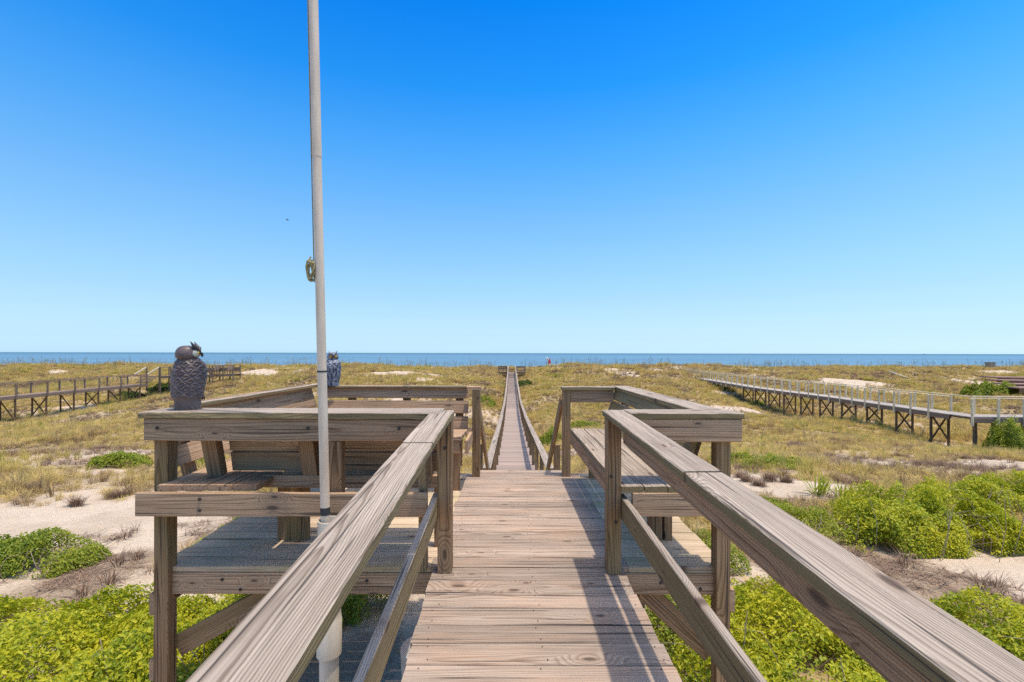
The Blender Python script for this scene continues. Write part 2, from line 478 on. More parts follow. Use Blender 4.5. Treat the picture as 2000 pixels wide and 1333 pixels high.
def box_geo(p0, p1, w, t, up=(0, 0, 1)):
    p0, p1 = Vector(p0), Vector(p1)
    X = (p1 - p0).normalized(); Z = Vector(up); Z = (Z - X * Z.dot(X)).normalized(); Y = Z.cross(X)
    vs = [p + Y * (sy * w / 2) + Z * (sz * t / 2) for p in (p0, p1) for sy, sz in ((-1, -1), (1, -1), (1, 1), (-1, 1))]
    return vs, [(3, 2, 1, 0), (4, 5, 6, 7), (0, 1, 5, 4), (1, 2, 6, 5), (2, 3, 7, 6), (3, 0, 4, 7)]

# ------------------------------------------------------------------ the setting: sand, sea
def build_ground():
    ys = np.concatenate([np.arange(-14, 2, 0.8), np.arange(2, 16, 0.16), np.arange(16, 40, 0.4), np.arange(40, 96, 0.6), np.arange(96, 300, 8.0)])
    u = np.linspace(-1, 1, 321)
    xs = np.sinh(u * 4.2) / np.sinh(4.2) * 330
    X, Y = np.meshgrid(xs, ys)
    Z = gz(X, Y)
    nx, ny = len(xs), len(ys)
    co = np.stack([X, Y, Z], -1).reshape(-1, 3)
    idx = np.arange(nx * ny).reshape(ny, nx)
    fa = np.stack([idx[:-1, :-1], idx[:-1, 1:], idx[1:, 1:], idx[1:, :-1]], -1).reshape(-1, 4)
    me = bpy.data.meshes.new('dune_sand')
    me.vertices.add(len(co)); me.vertices.foreach_set('co', co.ravel())
    me.loops.add(fa.size); me.loops.foreach_set('vertex_index', fa.ravel())
    me.polygons.add(len(fa)); me.polygons.foreach_set('loop_start', np.arange(0, fa.size, 4)); me.polygons.foreach_set('loop_total', np.full(len(fa), 4))
    me.update(); me.validate()
    me.polygons.foreach_set('use_smooth', np.ones(len(fa), bool))
    for nm, arr in (('veg', veg(X, Y)), ('litter', litter(X, Y))):
        at_ = me.attributes.new(nm, 'FLOAT', 'POINT'); at_.data.foreach_set('value', arr.ravel().astype(np.float32))
    m, nt, out = new_mat('dune_sand')
    h = NT(nt)
    geo = h.n('ShaderNodeNewGeometry'); P = geo.outputs['Position']
    av = h.n('ShaderNodeAttribute', attribute_name='veg').outputs['Fac']
    al = h.n('ShaderNodeAttribute', attribute_name='litter').outputs['Fac']
    n1 = h.noise(P, 0.9, 4, 0.6); n2 = h.noise(P, 14.0, 4, 0.7); n3 = h.noise(P, 60.0, 3, 0.6)
    sand = h.mix(h.rng(n1, 0.35, 0.68), (0.63, 0.50, 0.37), (0.52, 0.40, 0.285))
    sand = h.mix(h.math('MULTIPLY', h.rng(n3, 0.5, 0.75), 0.25), sand, (0.40, 0.31, 0.23))
    lit = h.mix(h.rng(n3, 0.35, 0.65), (0.21, 0.14, 0.09), (0.40, 0.29, 0.19))
    lf = h.math('MULTIPLY', h.rng(h.math('ADD', al, h.math('MULTIPLY', h.math('SUBTRACT', n2, 0.5), 1.3)), 0.25, 0.75), 0.75)
    col = h.mix(lf, sand, lit)
    thatch = h.mix(h.rng(n2, 0.35, 0.65), (0.46, 0.34, 0.16), (0.26, 0.19, 0.075))
    vf = h.rng(h.math('ADD', av, h.math('MULTIPLY', h.math('SUBTRACT', n2, 0.5), 0.9)), 0.35, 0.8)
    col = h.mix(h.math('MULTIPLY', vf, 0.85), col, thatch)
    bs = h.n('ShaderNodeBsdfPrincipled'); h.put(bs.inputs['Base Color'], col)
    bs.inputs['Roughness'].default_value = 0.95; bs.inputs['Specular IOR Level'].default_value = 0.1
    bp = h.n('ShaderNodeBump'); bp.inputs['Strength'].default_value = 0.9; bp.inputs['Distance'].default_value = 0.06
    h.put(bp.inputs['Height'], h.math('ADD', h.math('ADD', h.math('MULTIPLY', n2, 0.8), h.math('MULTIPLY', n3, 0.25)), h.math('MULTIPLY', h.noise(h.vmath('MULTIPLY', P, (1, 1.8, 1)), 4.0, 3, 0.55), 1.6)))
    h.put(bs.inputs['Normal'], bp.outputs[0])
    nt.links.new(bs.outputs[0], out.inputs[0])
    me.materials.append(m)
    o = link(bpy.data.objects.new('dune_sand', me)); o['kind'] = 'structure'
    return o
build_ground()

def build_sea():
    vs = [(-40000, 150, -6.2), (40000, 150, -6.2), (40000, 45000, -6.2), (-40000, 45000, -6.2)]
    m, nt, out = new_mat('sea_water')
    h = NT(nt)
    geo = h.n('ShaderNodeNewGeometry'); P = geo.outputs['Position']
    big = h.noise(h.vmath('MULTIPLY', P, (0.0022, 0.010, 1)), 1.0, 4, 0.55)
    streak = h.noise(h.vmath('MULTIPLY', P, (0.006, 0.05, 1)), 1.0, 3, 0.6)
    f = h.math('ADD', h.math('MULTIPLY', h.rng(big, 0.3, 0.7), 0.6), h.math('MULTIPLY', streak, 0.4))
    col = h.mix(f, (0.075, 0.17, 0.25), (0.125, 0.235, 0.325))
    # shallow water over the bar runs greener and paler, deep water outside is darker
    sp = h.n('ShaderNodeSeparateXYZ'); h.put(sp.inputs[0], P)
    deep = h.rng(sp.outputs[1], 900, 3500)
    col = h.mix(deep, col, (0.055, 0.135, 0.19))
    bs = h.n('ShaderNodeBsdfPrincipled'); h.put(bs.inputs['Base Color'], col)
    bs.inputs['Roughness'].default_value = 0.35; bs.inputs['IOR'].default_value = 1.33
    bs.inputs['Specular IOR Level'].default_value = 0.12
    bp = h.n('ShaderNodeBump'); bp.inputs['Strength'].default_value = 0.5; bp.inputs['Distance'].default_value = 0.6
    h.put(bp.inputs['Height'], h.noise(h.vmath('MULTIPLY', P, (0.08, 0.25, 1)), 1.0, 4, 0.6))
    h.put(bs.inputs['Normal'], bp.outputs[0])
    nt.links.new(bs.outputs[0], out.inputs[0])
    o = mesh_obj('sea', vs, [(0, 1, 2, 3)], m); o['kind'] = 'structure'
build_sea()

# ------------------------------------------------------------------ near ramp with its railings
Y0 = 2.99                       # near edge of the platform
SL, YAW = 0.042, 0.022          # the ramp drops and drifts towards the camera
def rp(x, y, z):
    d = Y0 - y
    return Vector((x + YAW * d, y, z - SL * d))
CX = 0.11
XL, XR = -0.511, 0.728          # deck edges
ramp = thing('boardwalk_ramp', 'weathered pinkish brown boardwalk ramp with grey-topped wooden handrails leading up to the platform', 'boardwalk', (CX, 0, -1.5))
jr = random.Random(3)
y = Y0 - 0.008
pitch = 0.146
i = 0
NX = (-0.56, -0.545, 0.0, 0.02, 0.55, 0.565)
while y > -2.6:
    yc = y - pitch / 2 + 0.002
    w = pitch - jr.uniform(0.003, 0.010)
    ex = jr.uniform(-0.006, 0.006)
    v = i % 3
    nails = tuple((nx + 0.01 * v, (-1) ** k * 0.045) for k, nx in enumerate(NX))
    tilt = jr.uniform(-0.012, 0.012)
    board('deck_board', rp(XL + ex, yc, -0.019 + jr.uniform(-.002, .002)), rp(XR + ex, yc, -0.019 + jr.uniform(-.002, .002)), w, 0.038, ramp, 'deck', up=(0, -SL, 1), nails=nails, roll=tilt, key=v)
    y -= pitch; i += 1
def yb(y): return y
# side stringers and middle joist
for sx in (XL + 0.06, CX, XR - 0.06):
    board('joist', rp(sx, -2.6, -0.115), rp(sx, Y0 - 0.06, -0.115), 0.038, 0.15, ramp, 'side')
board('stringer', rp(XR + 0.03, -2.6, -0.20), rp(XR + 0.03, Y0 - 0.25, -0.20), 0.038, 0.14, ramp, 'side')
RAILT = 1.024
def ramp_rail(side):
    inner = -0.385 if side < 0 else 0.607       # inner edge of the cap
    s = -1 if side < 0 else 1
    w = 0.146
    xc = inner + s * w / 2
    zc = RAILT - 0.019
    # cap boards, butted at a joint
    cuts = [(-2.6, 0.2), (0.206, 2.12), (2.126, 3.03)] if side < 0 else [(-2.6, 0.1), (0.106, 1.68), (1.686, 3.05)]
    for a, b in cuts:
        dz = 0.0 if b > 2.9 else -0.002
        L = b - a
        board('top_rail', rp(xc, a, zc + dz), rp(xc, b, zc + dz), w, 0.038, ramp, 'cap', up=(0, -SL, 1), segs=max(8, int(L / 0.05)), wob=0.0012)
    px = inner + s * 0.045 if side < 0 else inner + 0.045
    for y in (2.945, 0.30, -2.1):
        if y > 2: board('post', rp(px, y, -0.03), rp(px, y, RAILT - 0.041), 0.089, 0.089, ramp, 'post', up=(0, -1, 0))
        else: board('post', rp(px, y, -1.3), rp(px, y, RAILT - 0.041), 0.089, 0.089, ramp, 'post', up=(0, -1, 0))
    ox = px + s * (0.0445 + 0.021)
    board('rail_board', rp(ox + s * 0.006, -2.6, RAILT - 0.04 - 0.072), rp(ox + s * 0.006, 2.86, RAILT - 0.04 - 0.072), 0.14, 0.05, ramp, 'side', up=(1, 0, 0), segs=10)
    board('mid_rail', rp(ox, -2.6, 0.487 - 0.07), rp(ox, 2.985, 0.487 - 0.07), 0.14, 0.038, ramp, 'cap', up=(1, 0, 0), segs=20, wob=0.001)
    # support posts under the ramp
    for y in (-2.1, 0.4):
        board('support_post', rp(px + s * 0.16, y, -0.19), (px + s * 0.16, y, gzs(px, y) - 0.4), 0.089, 0.089, ramp, 'post', up=(0, -1, 0))
ramp_rail(-1); ramp_rail(1)
# short round concrete pile under the ramp's left edge
v_, f_ = tube([(-0.50, 2.55, gzs(-.5, 2.55) - 0.3), (-0.50, 2.55, -0.42), (-0.50, 2.55, -0.24)], [0.10, 0.11, 0.12], 16)
mesh_obj('pile', v_, f_, 'concrete', ramp, True)

# ------------------------------------------------------------------ viewing platform
PXL, PXR, Y1 = -2.335, 1.43, 5.48
plat = thing('viewing_platform', 'square wooden viewing platform on posts, its sides greened by algae', 'platform', (CX, 4.2, -1.7))
y = Y0
i = 0
n_pl = 17
pp = (Y1 - Y0) / n_pl
for i in range(n_pl):
    yc = Y0 + pp * (i + 0.5)
    zj = -0.019 + jr.uniform(-.0015, .0015)
    e0, e1 = jr.uniform(-.008, .008), jr.uniform(-.008, .008)
    w = pp - jr.uniform(0.004, 0.007)
    # boards are butted over the joists at the two sides of the walking lane
    a, b = XL + jr.choice([-.02, -.01, 0.0]), XR + 0.04
    v = i % 3
    nails = tuple((nx + 0.01 * v, (-1) ** k * 0.045) for k, nx in enumerate(NX))
    if i == n_pl - 1:
        board('deck_board', (-0.44, yc, zj), (0.66, yc, zj), w, 0.038, plat, 'deck', nails=nails[1:5], key=v)
        continue
    board('deck_board', (PXL + e0, yc, zj), (a - 0.002, yc, zj), w, 0.038, plat, 'deck_algae_lifted', key=v)
    board('deck_board', (a, yc, zj), (b, yc, zj), w, 0.038, plat, 'deck', nails=nails, roll=jr.uniform(-.005, .005), key=v)
    board('deck_board', (b + 0.002, yc, zj), (PXR + e1, yc, zj), w, 0.038, plat, 'deck_algae_lifted', key=v)
# rim boards and joists
board('rim_board', (PXL + 0.1, Y0 + 0.018, -0.11), (XL - 0.004, Y0 + 0.018, -0.11), 0.142, 0.038, plat, 'side', up=(0, -1, 0), segs=3)
board('rim_board', (XR + 0.004, Y0 + 0.018, -0.11), (PXR - 0.02, Y0 + 0.018, -0.11), 0.142, 0.038, plat, 'side', up=(0, -1, 0), segs=3)
board('rim_board', (PXL, Y1 - 0.17, -0.11), (PXR, Y1 - 0.17, -0.11), 0.142, 0.038, plat, 'side', up=(0, -1, 0))
for sx in (PXL + 0.03, PXR - 0.03):
    board('rim_board', (sx, Y0 + 0.04, -0.11), (sx, Y1 - 0.2, -0.11), 0.142, 0.038, plat, 'side', up=(1, 0, 0))
for k in range(7):
    sx = -1.9 + 0.5 * k
    board('joist', (sx, Y0 + 0.042, -0.115), (sx, Y1 - 0.2, -0.115), 0.14, 0.038, plat, 'side', up=(1, 0, 0))
for yy in (Y0 + 0.55, Y1 - 0.55):
    board('beam', (PXL - 0.06, yy, -0.262), (PXR + 0.08, yy, -0.262), 0.14, 0.06, plat, 'side', up=(0, -1, 0))
CPX = (-2.272, 1.372)
for sx in CPX:
    for yy in (2.99, Y1 - 0.6):
        gzv = gzs(sx, yy)
        top = RAILT - 0.184 if yy < 3.5 else -0.345
        post('corner_post', sx, yy, gzv - 0.5, top, plat, 'post', 0.089)
    board('cross_beam', (sx + (-1 if sx < 0 else 1) * 0.063, 2.955, -0.20 if sx > 0 else -0.23), (sx + (-1 if sx < 0 else 1) * 0.063, 4.9, -0.20 if sx > 0 else -0.23), 0.14, 0.034, plat, 'side', up=(1, 0, 0))
    board('cross_beam', (sx + (-1 if sx < 0 else 1) * 0.063, 2.955, -0.66), (sx + (-1 if sx < 0 else 1) * 0.063, 3.12, -0.66), 0.14, 0.034, plat, 'side', up=(1, 0, 0))
# diagonal braces below the deck
board('brace', (-2.235, 3.055, -0.56), (-1.62, 3.10, -0.235), 0.14, 0.038, plat, 'post', up=(0, -1, 0))
board('brace', (1.335, 3.055, -0.60), (0.90, 3.10, -0.20), 0.13, 0.038, plat, 'post', up=(0, -1, 0))
for sx in (-0.55, 0.76):
    post('support_post', sx, 3.75, gzs(sx, 3.75) - 0.4, -0.345, plat, 'post')

# ------------------------------------------------------------------ left bench (three sides) built on the platform
FY = 2.885                       # front plane of the near railings
Lb = thing('corner_bench', 'weathered three-sided wooden bench with slatted backs left of the walkway, owls standing on it', 'bench', (-1.4, 4.1, 0))
# near top board and its apron
board('top_rail', (-2.372, FY + 0.13, RAILT - 0.019), (-0.462, FY + 0.13, RAILT - 0.019), 0.262, 0.038, Lb, 'cap', segs=30, wob=0.002)
board('apron', (-2.345, FY + 0.035, RAILT - 0.112), (-0.525, FY + 0.035, RAILT - 0.112), 0.14, 0.038, Lb, 'side', up=(0, -1, 0), segs=6)
# stretcher that carries the seat planks
board('stretcher', (-2.355, FY - 0.022, 0.452), (-0.53, FY - 0.022, 0.452), 0.147, 0.036, Lb, 'side', up=(0, -1, 0), segs=6)
post('leg', -1.135, 2.95, 0.375, RAILT - 0.184, Lb, 'post', 0.086)
post('leg', -0.575, 2.955, 0.0, RAILT - 0.184, Lb, 'post', 0.08, 0.05)
post('leg', -0.535, 3.33, 0.0, 0.50, Lb, 'post', 0.075, 0.05)
for k, dx in enumerate((-0.075, 0.0, 0.075)):
    post('leg', -1.64 + dx, 3.43 + (0.012 if k == 1 else 0), 0.0, 0.525, Lb, 'post', 0.07 if k == 1 else 0.036, 0.085)
# left seat planks, running away from the camera
for k in range(4):
    xa = -2.172 + 0.157 * k
    board('seat_plank', (xa + 0.0, 2.885 + 0.004 * k, 0.545), (xa, 5.1, 0.545), 0.152, 0.038, Lb, 'side', segs=3, key=k)
# near backrest seen from behind, leaning towards the camera
def lean(z): return 3.19 - 0.20 * (z - 0.5)
for zc in (0.645, 0.792, 0.925):
    zz = zc
    board('back_slat', (-1.96, lean(zz) + 0.04, zz), (-0.49, lean(zz) + 0.04, zz), 0.14, 0.034, Lb, 'side', up=(0, -1, -0.20), segs=3)
board('seat_rail', (-1.70, 3.12, 0.527), (-0.49, 3.12, 0.527), 0.085, 0.038, Lb, 'side', up=(0, -1, 0))
for sx in (-2.03, -1.38, -0.60):
    board('back_support', (sx, lean(0.565) - 0.035, 0.566), (sx, lean(0.98) - 0.06, 0.98), 0.10, 0.07, Lb, 'fresh', up=(0, -1, 0))
for k in range(3):
    board('seat_plank', (-1.60, 3.25 + 0.15 * k, 0.547), (-0.55, 3.25 + 0.15 * k, 0.547), 0.142, 0.038, Lb, 'side', key=k)
# left backrest
for zc in (0.70, 0.845, 0.975):
    xx = -2.25 - 0.28 * (zc - 0.6)
    board('back_slat', (xx, 3.02 if zc < .9 else 3.17, zc), (xx, 5.32, zc), 0.137, 0.036, Lb, 'side', up=(1, 0, 0.28), segs=3)
board('top_rail', (-2.33, 3.17, 1.05 - 0.019 - 0.01), (-2.33, 5.45, 1.05 - 0.019 - 0.01), 0.10, 0.03, Lb, 'cap', segs=6)
for yy in (3.25, 4.2, 5.1):
    board('back_support', (-2.24, yy, 0.3), (-2.40, yy, 0.97), 0.09, 0.05, Lb, 'post', up=(-1, 0, -0.2))
# far backrest, seen from the front
for zc in (0.602, 0.778, 0.949):
    yy = 5.24 + 0.26 * (zc - 0.55)
    board('back_slat', (-2.22, yy, zc), (-0.507, yy, zc), 0.145, 0.036, Lb, 'side', up=(0, -1, 0.26), segs=4)
for sx in (-1.9, -1.25, -0.62):
    board('back_support', (sx, 5.27, 0.1), (sx, 5.45, 0.99), 0.09, 0.05, Lb, 'post', up=(0, -1, 0.2))
for k in range(3):
    board('seat_plank', (-1.60, 4.64 + 0.155 * k, 0.545), (-0.51 + 0.01 * k, 4.64 + 0.155 * k, 0.545), 0.15, 0.038, Lb, 'side', key=k + 4)
board('apron', (-1.55, 4.60, 0.456), (-0.53, 4.60, 0.456), 0.13, 0.038, Lb, 'side', up=(0, -1, 0))
post('leg', -0.565, 4.68, 0.0, 0.525, Lb, 'post', 0.07)
post('end_post', -0.405, 5.195, 0.0, 0.985, Lb, 'post', 0.089)
board('arm', (-0.51, 5.215, 1.005), (-0.358, 5.215, 1.005), 0.12, 0.036, Lb, 'side')
board('seat_rail', (-0.46, 4.62, 0.45), (-0.46, 5.15, 0.45), 0.13, 0.036, Lb, 'side', up=(1, 0, 0))

# ------------------------------------------------------------------ right bench
def bolt(parent, x, y, z):
    v, f = tube([(x, y + 0.004, z), (x, y - 0.005, z), (x, y - 0.007, z)], [0.011, 0.010, 0.006], 8)
    mesh_obj('bolt', v, f, 'nail', parent, True)
for bz in (0.90, 0.10): bolt(Lb, -0.385, 5.148, bz)
for bz in (0.42, 0.49): bolt(Lb, -1.95, FY - 0.041, bz); bolt(Lb, -0.80, FY - 0.041, bz)
for bx in (-2.26, -1.3, -0.72): bolt(Lb, bx, FY + 0.015, RAILT - 0.10)
for bx, bz in ((-1.9, -0.085), (-1.78, -0.15), (-1.25, -0.15), (-0.95, -0.09)): bolt(plat, bx, Y0 - 0.002, bz)
for bx, bz in ((0.98, -0.10), (1.24, -0.14)): bolt(plat, bx, Y0 - 0.002, bz)
pl_ = rp(-0.43, 2.9, 0); pr_ = rp(0.652, 2.9, 0)
bolt(ramp, pl_.x, 2.899, 0.80); bolt(ramp, pr_.x + 0.01, 2.899, 0.33); bolt(ramp, pr_.x - 0.02, 2.899, 0.62)
Rb = thing('side_bench', 'weathered wooden bench with high back and arm boards right of the walkway', 'bench', (1.1, 4.1, 0))
board('top_rail', (0.756, FY + 0.12, RAILT - 0.019), (1.485, FY + 0.12, RAILT - 0.019), 0.205, 0.038, Rb, 'cap', segs=12, wob=0.002)
board('apron', (0.765, FY + 0.045, RAILT - 0.112), (1.472, FY + 0.045, RAILT - 0.112), 0.144, 0.038, Rb, 'side', up=(0, -1, 0), segs=4)
board('stretcher', (0.762, FY - 0.005, 0.452), (1.44, FY - 0.005, 0.452), 0.147, 0.036, Rb, 'side', up=(0, -1, 0), segs=3)
for k in range(3):
    xa = 0.79 + 0.148 * k
    board('seat_plank', (xa - 0.025, 2.875, 0.545), (xa - 0.065, 5.08, 0.545), 0.142, 0.038, Rb, 'cap', segs=6, key=k)
board('apron', (0.708, 3.02, 0.457), (0.672, 5.08, 0.457), 0.135, 0.036, Rb, 'side', up=(-1, 0, 0), segs=3)
post('leg', 1.085, 3.455, 0.0, 0.525, Rb, 'fresh', 0.089)
post('leg', 1.18, 3.46, 0.0, 0.525, Rb, 'fresh', 0.075, 0.06)
post('leg', 0.92, 5.16, 0.0, 0.525, Rb, 'post', 0.089)
def lx(z): return 1.13 + 0.32 * (z - 0.56)
for zc in (0.645, 0.79, 0.935):
    board('back_slat', (lx(zc), 3.02, zc), (lx(zc) - 0.05, 5.3, zc), 0.138, 0.034, Rb, 'cap', up=(-1, 0, 0.32), segs=4)
board('top_rail', (1.335, 3.115, RAILT - 0.017), (1.275, 5.34, RAILT - 0.017), 0.20, 0.034, Rb, 'cap', segs=14, wob=0.002)
for yy in (3.13, 4.2, 5.1):
    board('back_support', (lx(0.4) + 0.05, yy, 0.4), (lx(0.98) + 0.05, yy, 0.98), 0.08, 0.05, Rb, 'post', up=(0, -1, 0))
post('end_post', 0.625, 5.235, 0.0, 0.982, Rb, 'post', 0.089)
board('arm', (0.57, 5.235, 1.002), (1.172, 5.235, 1.002), 0.13, 0.036, Rb, 'cap', segs=4)
board('apron', (0.675, 5.215, 0.912), (1.16, 5.215, 0.912), 0.138, 0.036, Rb, 'side', up=(0, -1, 0))

# ------------------------------------------------------------------ stairs and the long walkway to the beach
WP = [(7.7, -1.5), (12.8, -1.85), (20.8, -2.38), (28, -2.72), (35, -2.86), (45, -2.65), (55, -2.2), (60, -2.0), (61.2, -2.0)]
WPT = [(61.2, -1.97), (64.5, -1.52), (67.5, -1.46)]
def wz(y):
    a = WP if y <= 61.2 else WPT
    return float(np.interp(y, [p[0] for p in a], [p[1] for p in a]))
def wx(y): return 0.11 - 0.0022 * (y - 7.7)
stairs = thing('stairs', 'wooden steps with sloping brown handrails dropping from the platform', 'stairs', (CX, 6.5, -2.2))
nst = 9
for k in range(nst):
    yy = 5.55 + (7.6 - 5.55) * k / (nst - 1); zz = -0.16 - (1.5 - 0.16) * k / (nst - 1)
    board('tread', (-0.40, yy, zz), (0.62, yy, zz), 0.27, 0.038, stairs, 'deck')
for sx in (-0.43, 0.65):
    board('stringer', (sx, 5.46, -0.18), (sx, 7.75, -1.66), 0.22, 0.04, stairs, 'side', up=(1, 0, 0))
    hx = -0.40 if sx < 0 else 0.585
    board('hand_rail', (hx, 5.31, 0.86), (hx + (0.0 if sx < 0 else 0.02), 7.72, -0.60), 0.14, 0.038, stairs, 'post', up=(1, 0, 0))
    board('post', (hx + (0.06 if sx > 0 else -0.06), 6.5, -2.2), (hx + (0.06 if sx > 0 else -0.06), 6.5, 0.1), 0.089, 0.089, stairs, 'post', up=(0, -1, 0))

walk = thing('beach_walkway', 'long narrow boardwalk with low handrails running straight over the dunes to the sea', 'boardwalk', (0.1, 35, -3.5))
geo = []
y = 7.72
while y < 67.4:
    d = 0.143
    geo.append(box_geo((wx(y) - 0.61 + jr.uniform(-.01, .01), y, wz(y) - 0.019 + jr.uniform(-.003, .003)), (wx(y) + 0.61 + jr.uniform(-.01, .01), y, wz(y) - 0.019), d - 0.008, 0.038))
    y += d
dk = mesh_obj('deck_boards', *join_geo(geo), 'deck', walk); dk['kind'] = 'stuff'
mdk, ndk, odk = new_mat('far_deck_boards'); hd = NT(ndk)
gd = hd.n('ShaderNodeNewGeometry'); rnd_i = gd.outputs['Random Per Island']
cd = hd.mix(hd.noise(hd.vmath('MULTIPLY', gd.outputs['Position'], (3, 30, 1)), 1.0, 4, 0.6), (0.44, 0.345, 0.285), (0.27, 0.19, 0.15))
tv = hd.math('MULTIPLY_ADD', rnd_i, 0.4, 0.8); cd = hd.mix(1.0, cd, hd.comb(tv, tv, tv), 'MULTIPLY')
bd = hd.n('ShaderNodeBsdfPrincipled'); hd.put(bd.inputs['Base Color'], cd); bd.inputs['Roughness'].default_value = 0.9; bd.inputs['Specular IOR Level'].default_value = 0.15
ndk.links.new(bd.outputs[0], odk.inputs[0]); dk.data.materials[0] = mdk
# rails in straight lengths, posts every 1.8 m
ys_r = [7.75, 12.8, 20.8, 28, 35, 45, 55, 61.2, 64.5, 67.4]
for s in (-1, 1):
    for a, b in zip(ys_r[:-1], ys_r[1:]):
        za, zb = wz(a) + 0.93, wz(b) + 0.93
        jj = jr.uniform(-.012, .012)
        board('top_rail', (wx(a) + s * 0.545 + jj, a, za), (wx(b) + s * 0.545 + jj, b + 0.0, zb), 0.14, 0.038, walk, 'cap', segs=3)
        board('rail_board', (wx(a) + s * 0.585, a, za - 0.09), (wx(b) + s * 0.585, b, zb - 0.09), 0.10, 0.036, walk, 'side', up=(1, 0, 0))
    yy = 7.9
    while yy < 67.3:
        post('post', wx(yy) + s * 0.535, yy, gzs(wx(yy) + s * .53, yy) - 0.3, wz(yy) + 0.905, walk, 'post', 0.085)
        yy += 1.83
    board('stringer', (wx(7.8) + s * 0.57, 7.8, wz(7.8) - 0.11), (wx(20.8) + s * 0.57, 20.8, wz(20.8) - 0.11), 0.14, 0.038, walk, 'side', up=(1, 0, 0))
    board('stringer', (wx(20.8) + s * 0.57, 20.8, wz(20.8) - 0.11), (wx(35) + s * 0.57, 35, wz(35) - 0.11), 0.14, 0.038, walk, 'side', up=(1, 0, 0))
    board('stringer', (wx(35) + s * 0.57, 35, wz(35) - 0.11), (wx(61) + s * 0.57, 61, wz(61) - 0.11), 0.14, 0.038, walk, 'side', up=(1, 0, 0))

# pair of benches at the far end
def end_bench(s, label):
    x0, x1 = wx(66) + s * 0.66, wx(66) + s * 1.95
    xm = (x0 + x1) / 2
    t = thing('end_bench', label, 'bench', (xm, 66, -1.5), 'benches at the far end of the middle boardwalk')
    zf = wz(66)
    lo, hi = min(x0, x1), max(x0, x1)
    board('deck', (lo, 66, zf - 0.03), (hi, 66, zf - 0.03), 1.8, 0.05, t, 'far_brown')
    board('top_rail', (lo, 65.1, zf + 1.02), (hi, 65.1, zf + 1.02), 0.16, 0.04, t, 'far_brown')
    board('back_slat', (lo, 65.12, zf + 0.90), (hi, 65.12, zf + 0.90), 0.16, 0.04, t, 'redwood', up=(0, -1, 0))
    if s < 0:
        board('back_slat', (lo, 65.12, zf + 0.68), (hi, 65.12, zf + 0.68), 0.16, 0.04, t, 'redwood', up=(0, -1, 0))
    board('seat', (lo, 65.5, zf + 0.45), (hi, 65.5, zf + 0.45), 0.5, 0.045, t, 'far_brown')
    board('apron', (lo, 65.2, zf + 0.1), (hi, 65.2, zf + 0.1), 0.16, 0.04, t, 'far_brown', up=(0, -1, 0))
    for xx in (lo + 0.05, hi - 0.05):
        post('post', xx, 65.2, gzs(xx, 65.2) - 0.3, zf + 1.0, t, 'far_brown')
        post('post', xx, 66.8, gzs(xx, 66.8) - 0.3, zf + 0.98, t, 'far_brown')
    return t
end_bench(-1, 'brown wooden bench at far end of the middle boardwalk, left side')
end_bench(1, 'brown wooden bench at far end of the middle boardwalk, right side')

# ------------------------------------------------------------------ neighbouring walkways
def bent(t, x0, x1, y, zd, mat, both=True, tall=None, dirx=True):
    """two legs with a cross brace between them"""
    zb = min(gzs(x0, y), gzs(x1, y))
    for xx in (x0, x1):
        board('leg', (xx, y, gzs(xx, y) - 0.4), (xx, y, zd), 0.10, 0.10, t, mat, up=(0, -1, 0))
    bt = zb + 0.25
    board('cross_brace', (x0, y - 0.08, zd - 0.08), (x1, y - 0.08, bt), 0.10, 0.04, t, mat, up=(0, -1, 0))
    if both: board('cross_brace', (x0, y + 0.08, bt), (x1, y + 0.08, zd - 0.08), 0.10, 0.04, t, mat, up=(0, -1, 0))
# right: pale grey walkway, straight along x = 25 then turning right
gw = thing('grey_walkway', 'raised pale grey walkway with thin pale railings and dark cross-braced legs on the right', 'boardwalk', (26, 40, -3.5))
GX0, GX1 = 25.0, 26.15
def gd_(y): return float(np.interp(y, [26, 36, 47, 60, 72], [-2.02, -2.0, -2.1, -1.95, -1.75]))
segs_ = [26.0, 36, 47, 60, 72]
for a, b in zip(segs_[:-1], segs_[1:]):
    board('deck', (GX0 + 0.57, a, gd_(a) - 0.03), (GX0 + 0.57, b, gd_(b) - 0.03), 1.32, 0.06, gw, 'far_grey')
    for xx in (GX0 - 0.04, GX1 + 0.04):
        board('joist', (xx, a, gd_(a) - 0.18), (xx, b, gd_(b) - 0.18), 0.24, 0.05, gw, 'far_brown', up=(1, 0, 0))
        board('rail', (xx, a, gd_(a) + 1.0), (xx, b, gd_(b) + 1.0), 0.09, 0.04, gw, 'far_pale')
yy = 27.2; k = 0
while yy < 64:
    if yy < 51: bent(gw, GX0 + 0.05, GX1 - 0.05, yy, gd_(yy) - 0.2, 'far_dark')
    for xx in (GX0 - 0.10, GX1 + 0.10):
        for q in (0, 1.22):
            board('post', (xx, yy + q, gd_(yy) - 0.42), (xx, yy + q, gd_(yy + q) + 0.985), 0.085, 0.085, gw, 'far_pale', up=(0, -1, 0))
    yy += 2.45
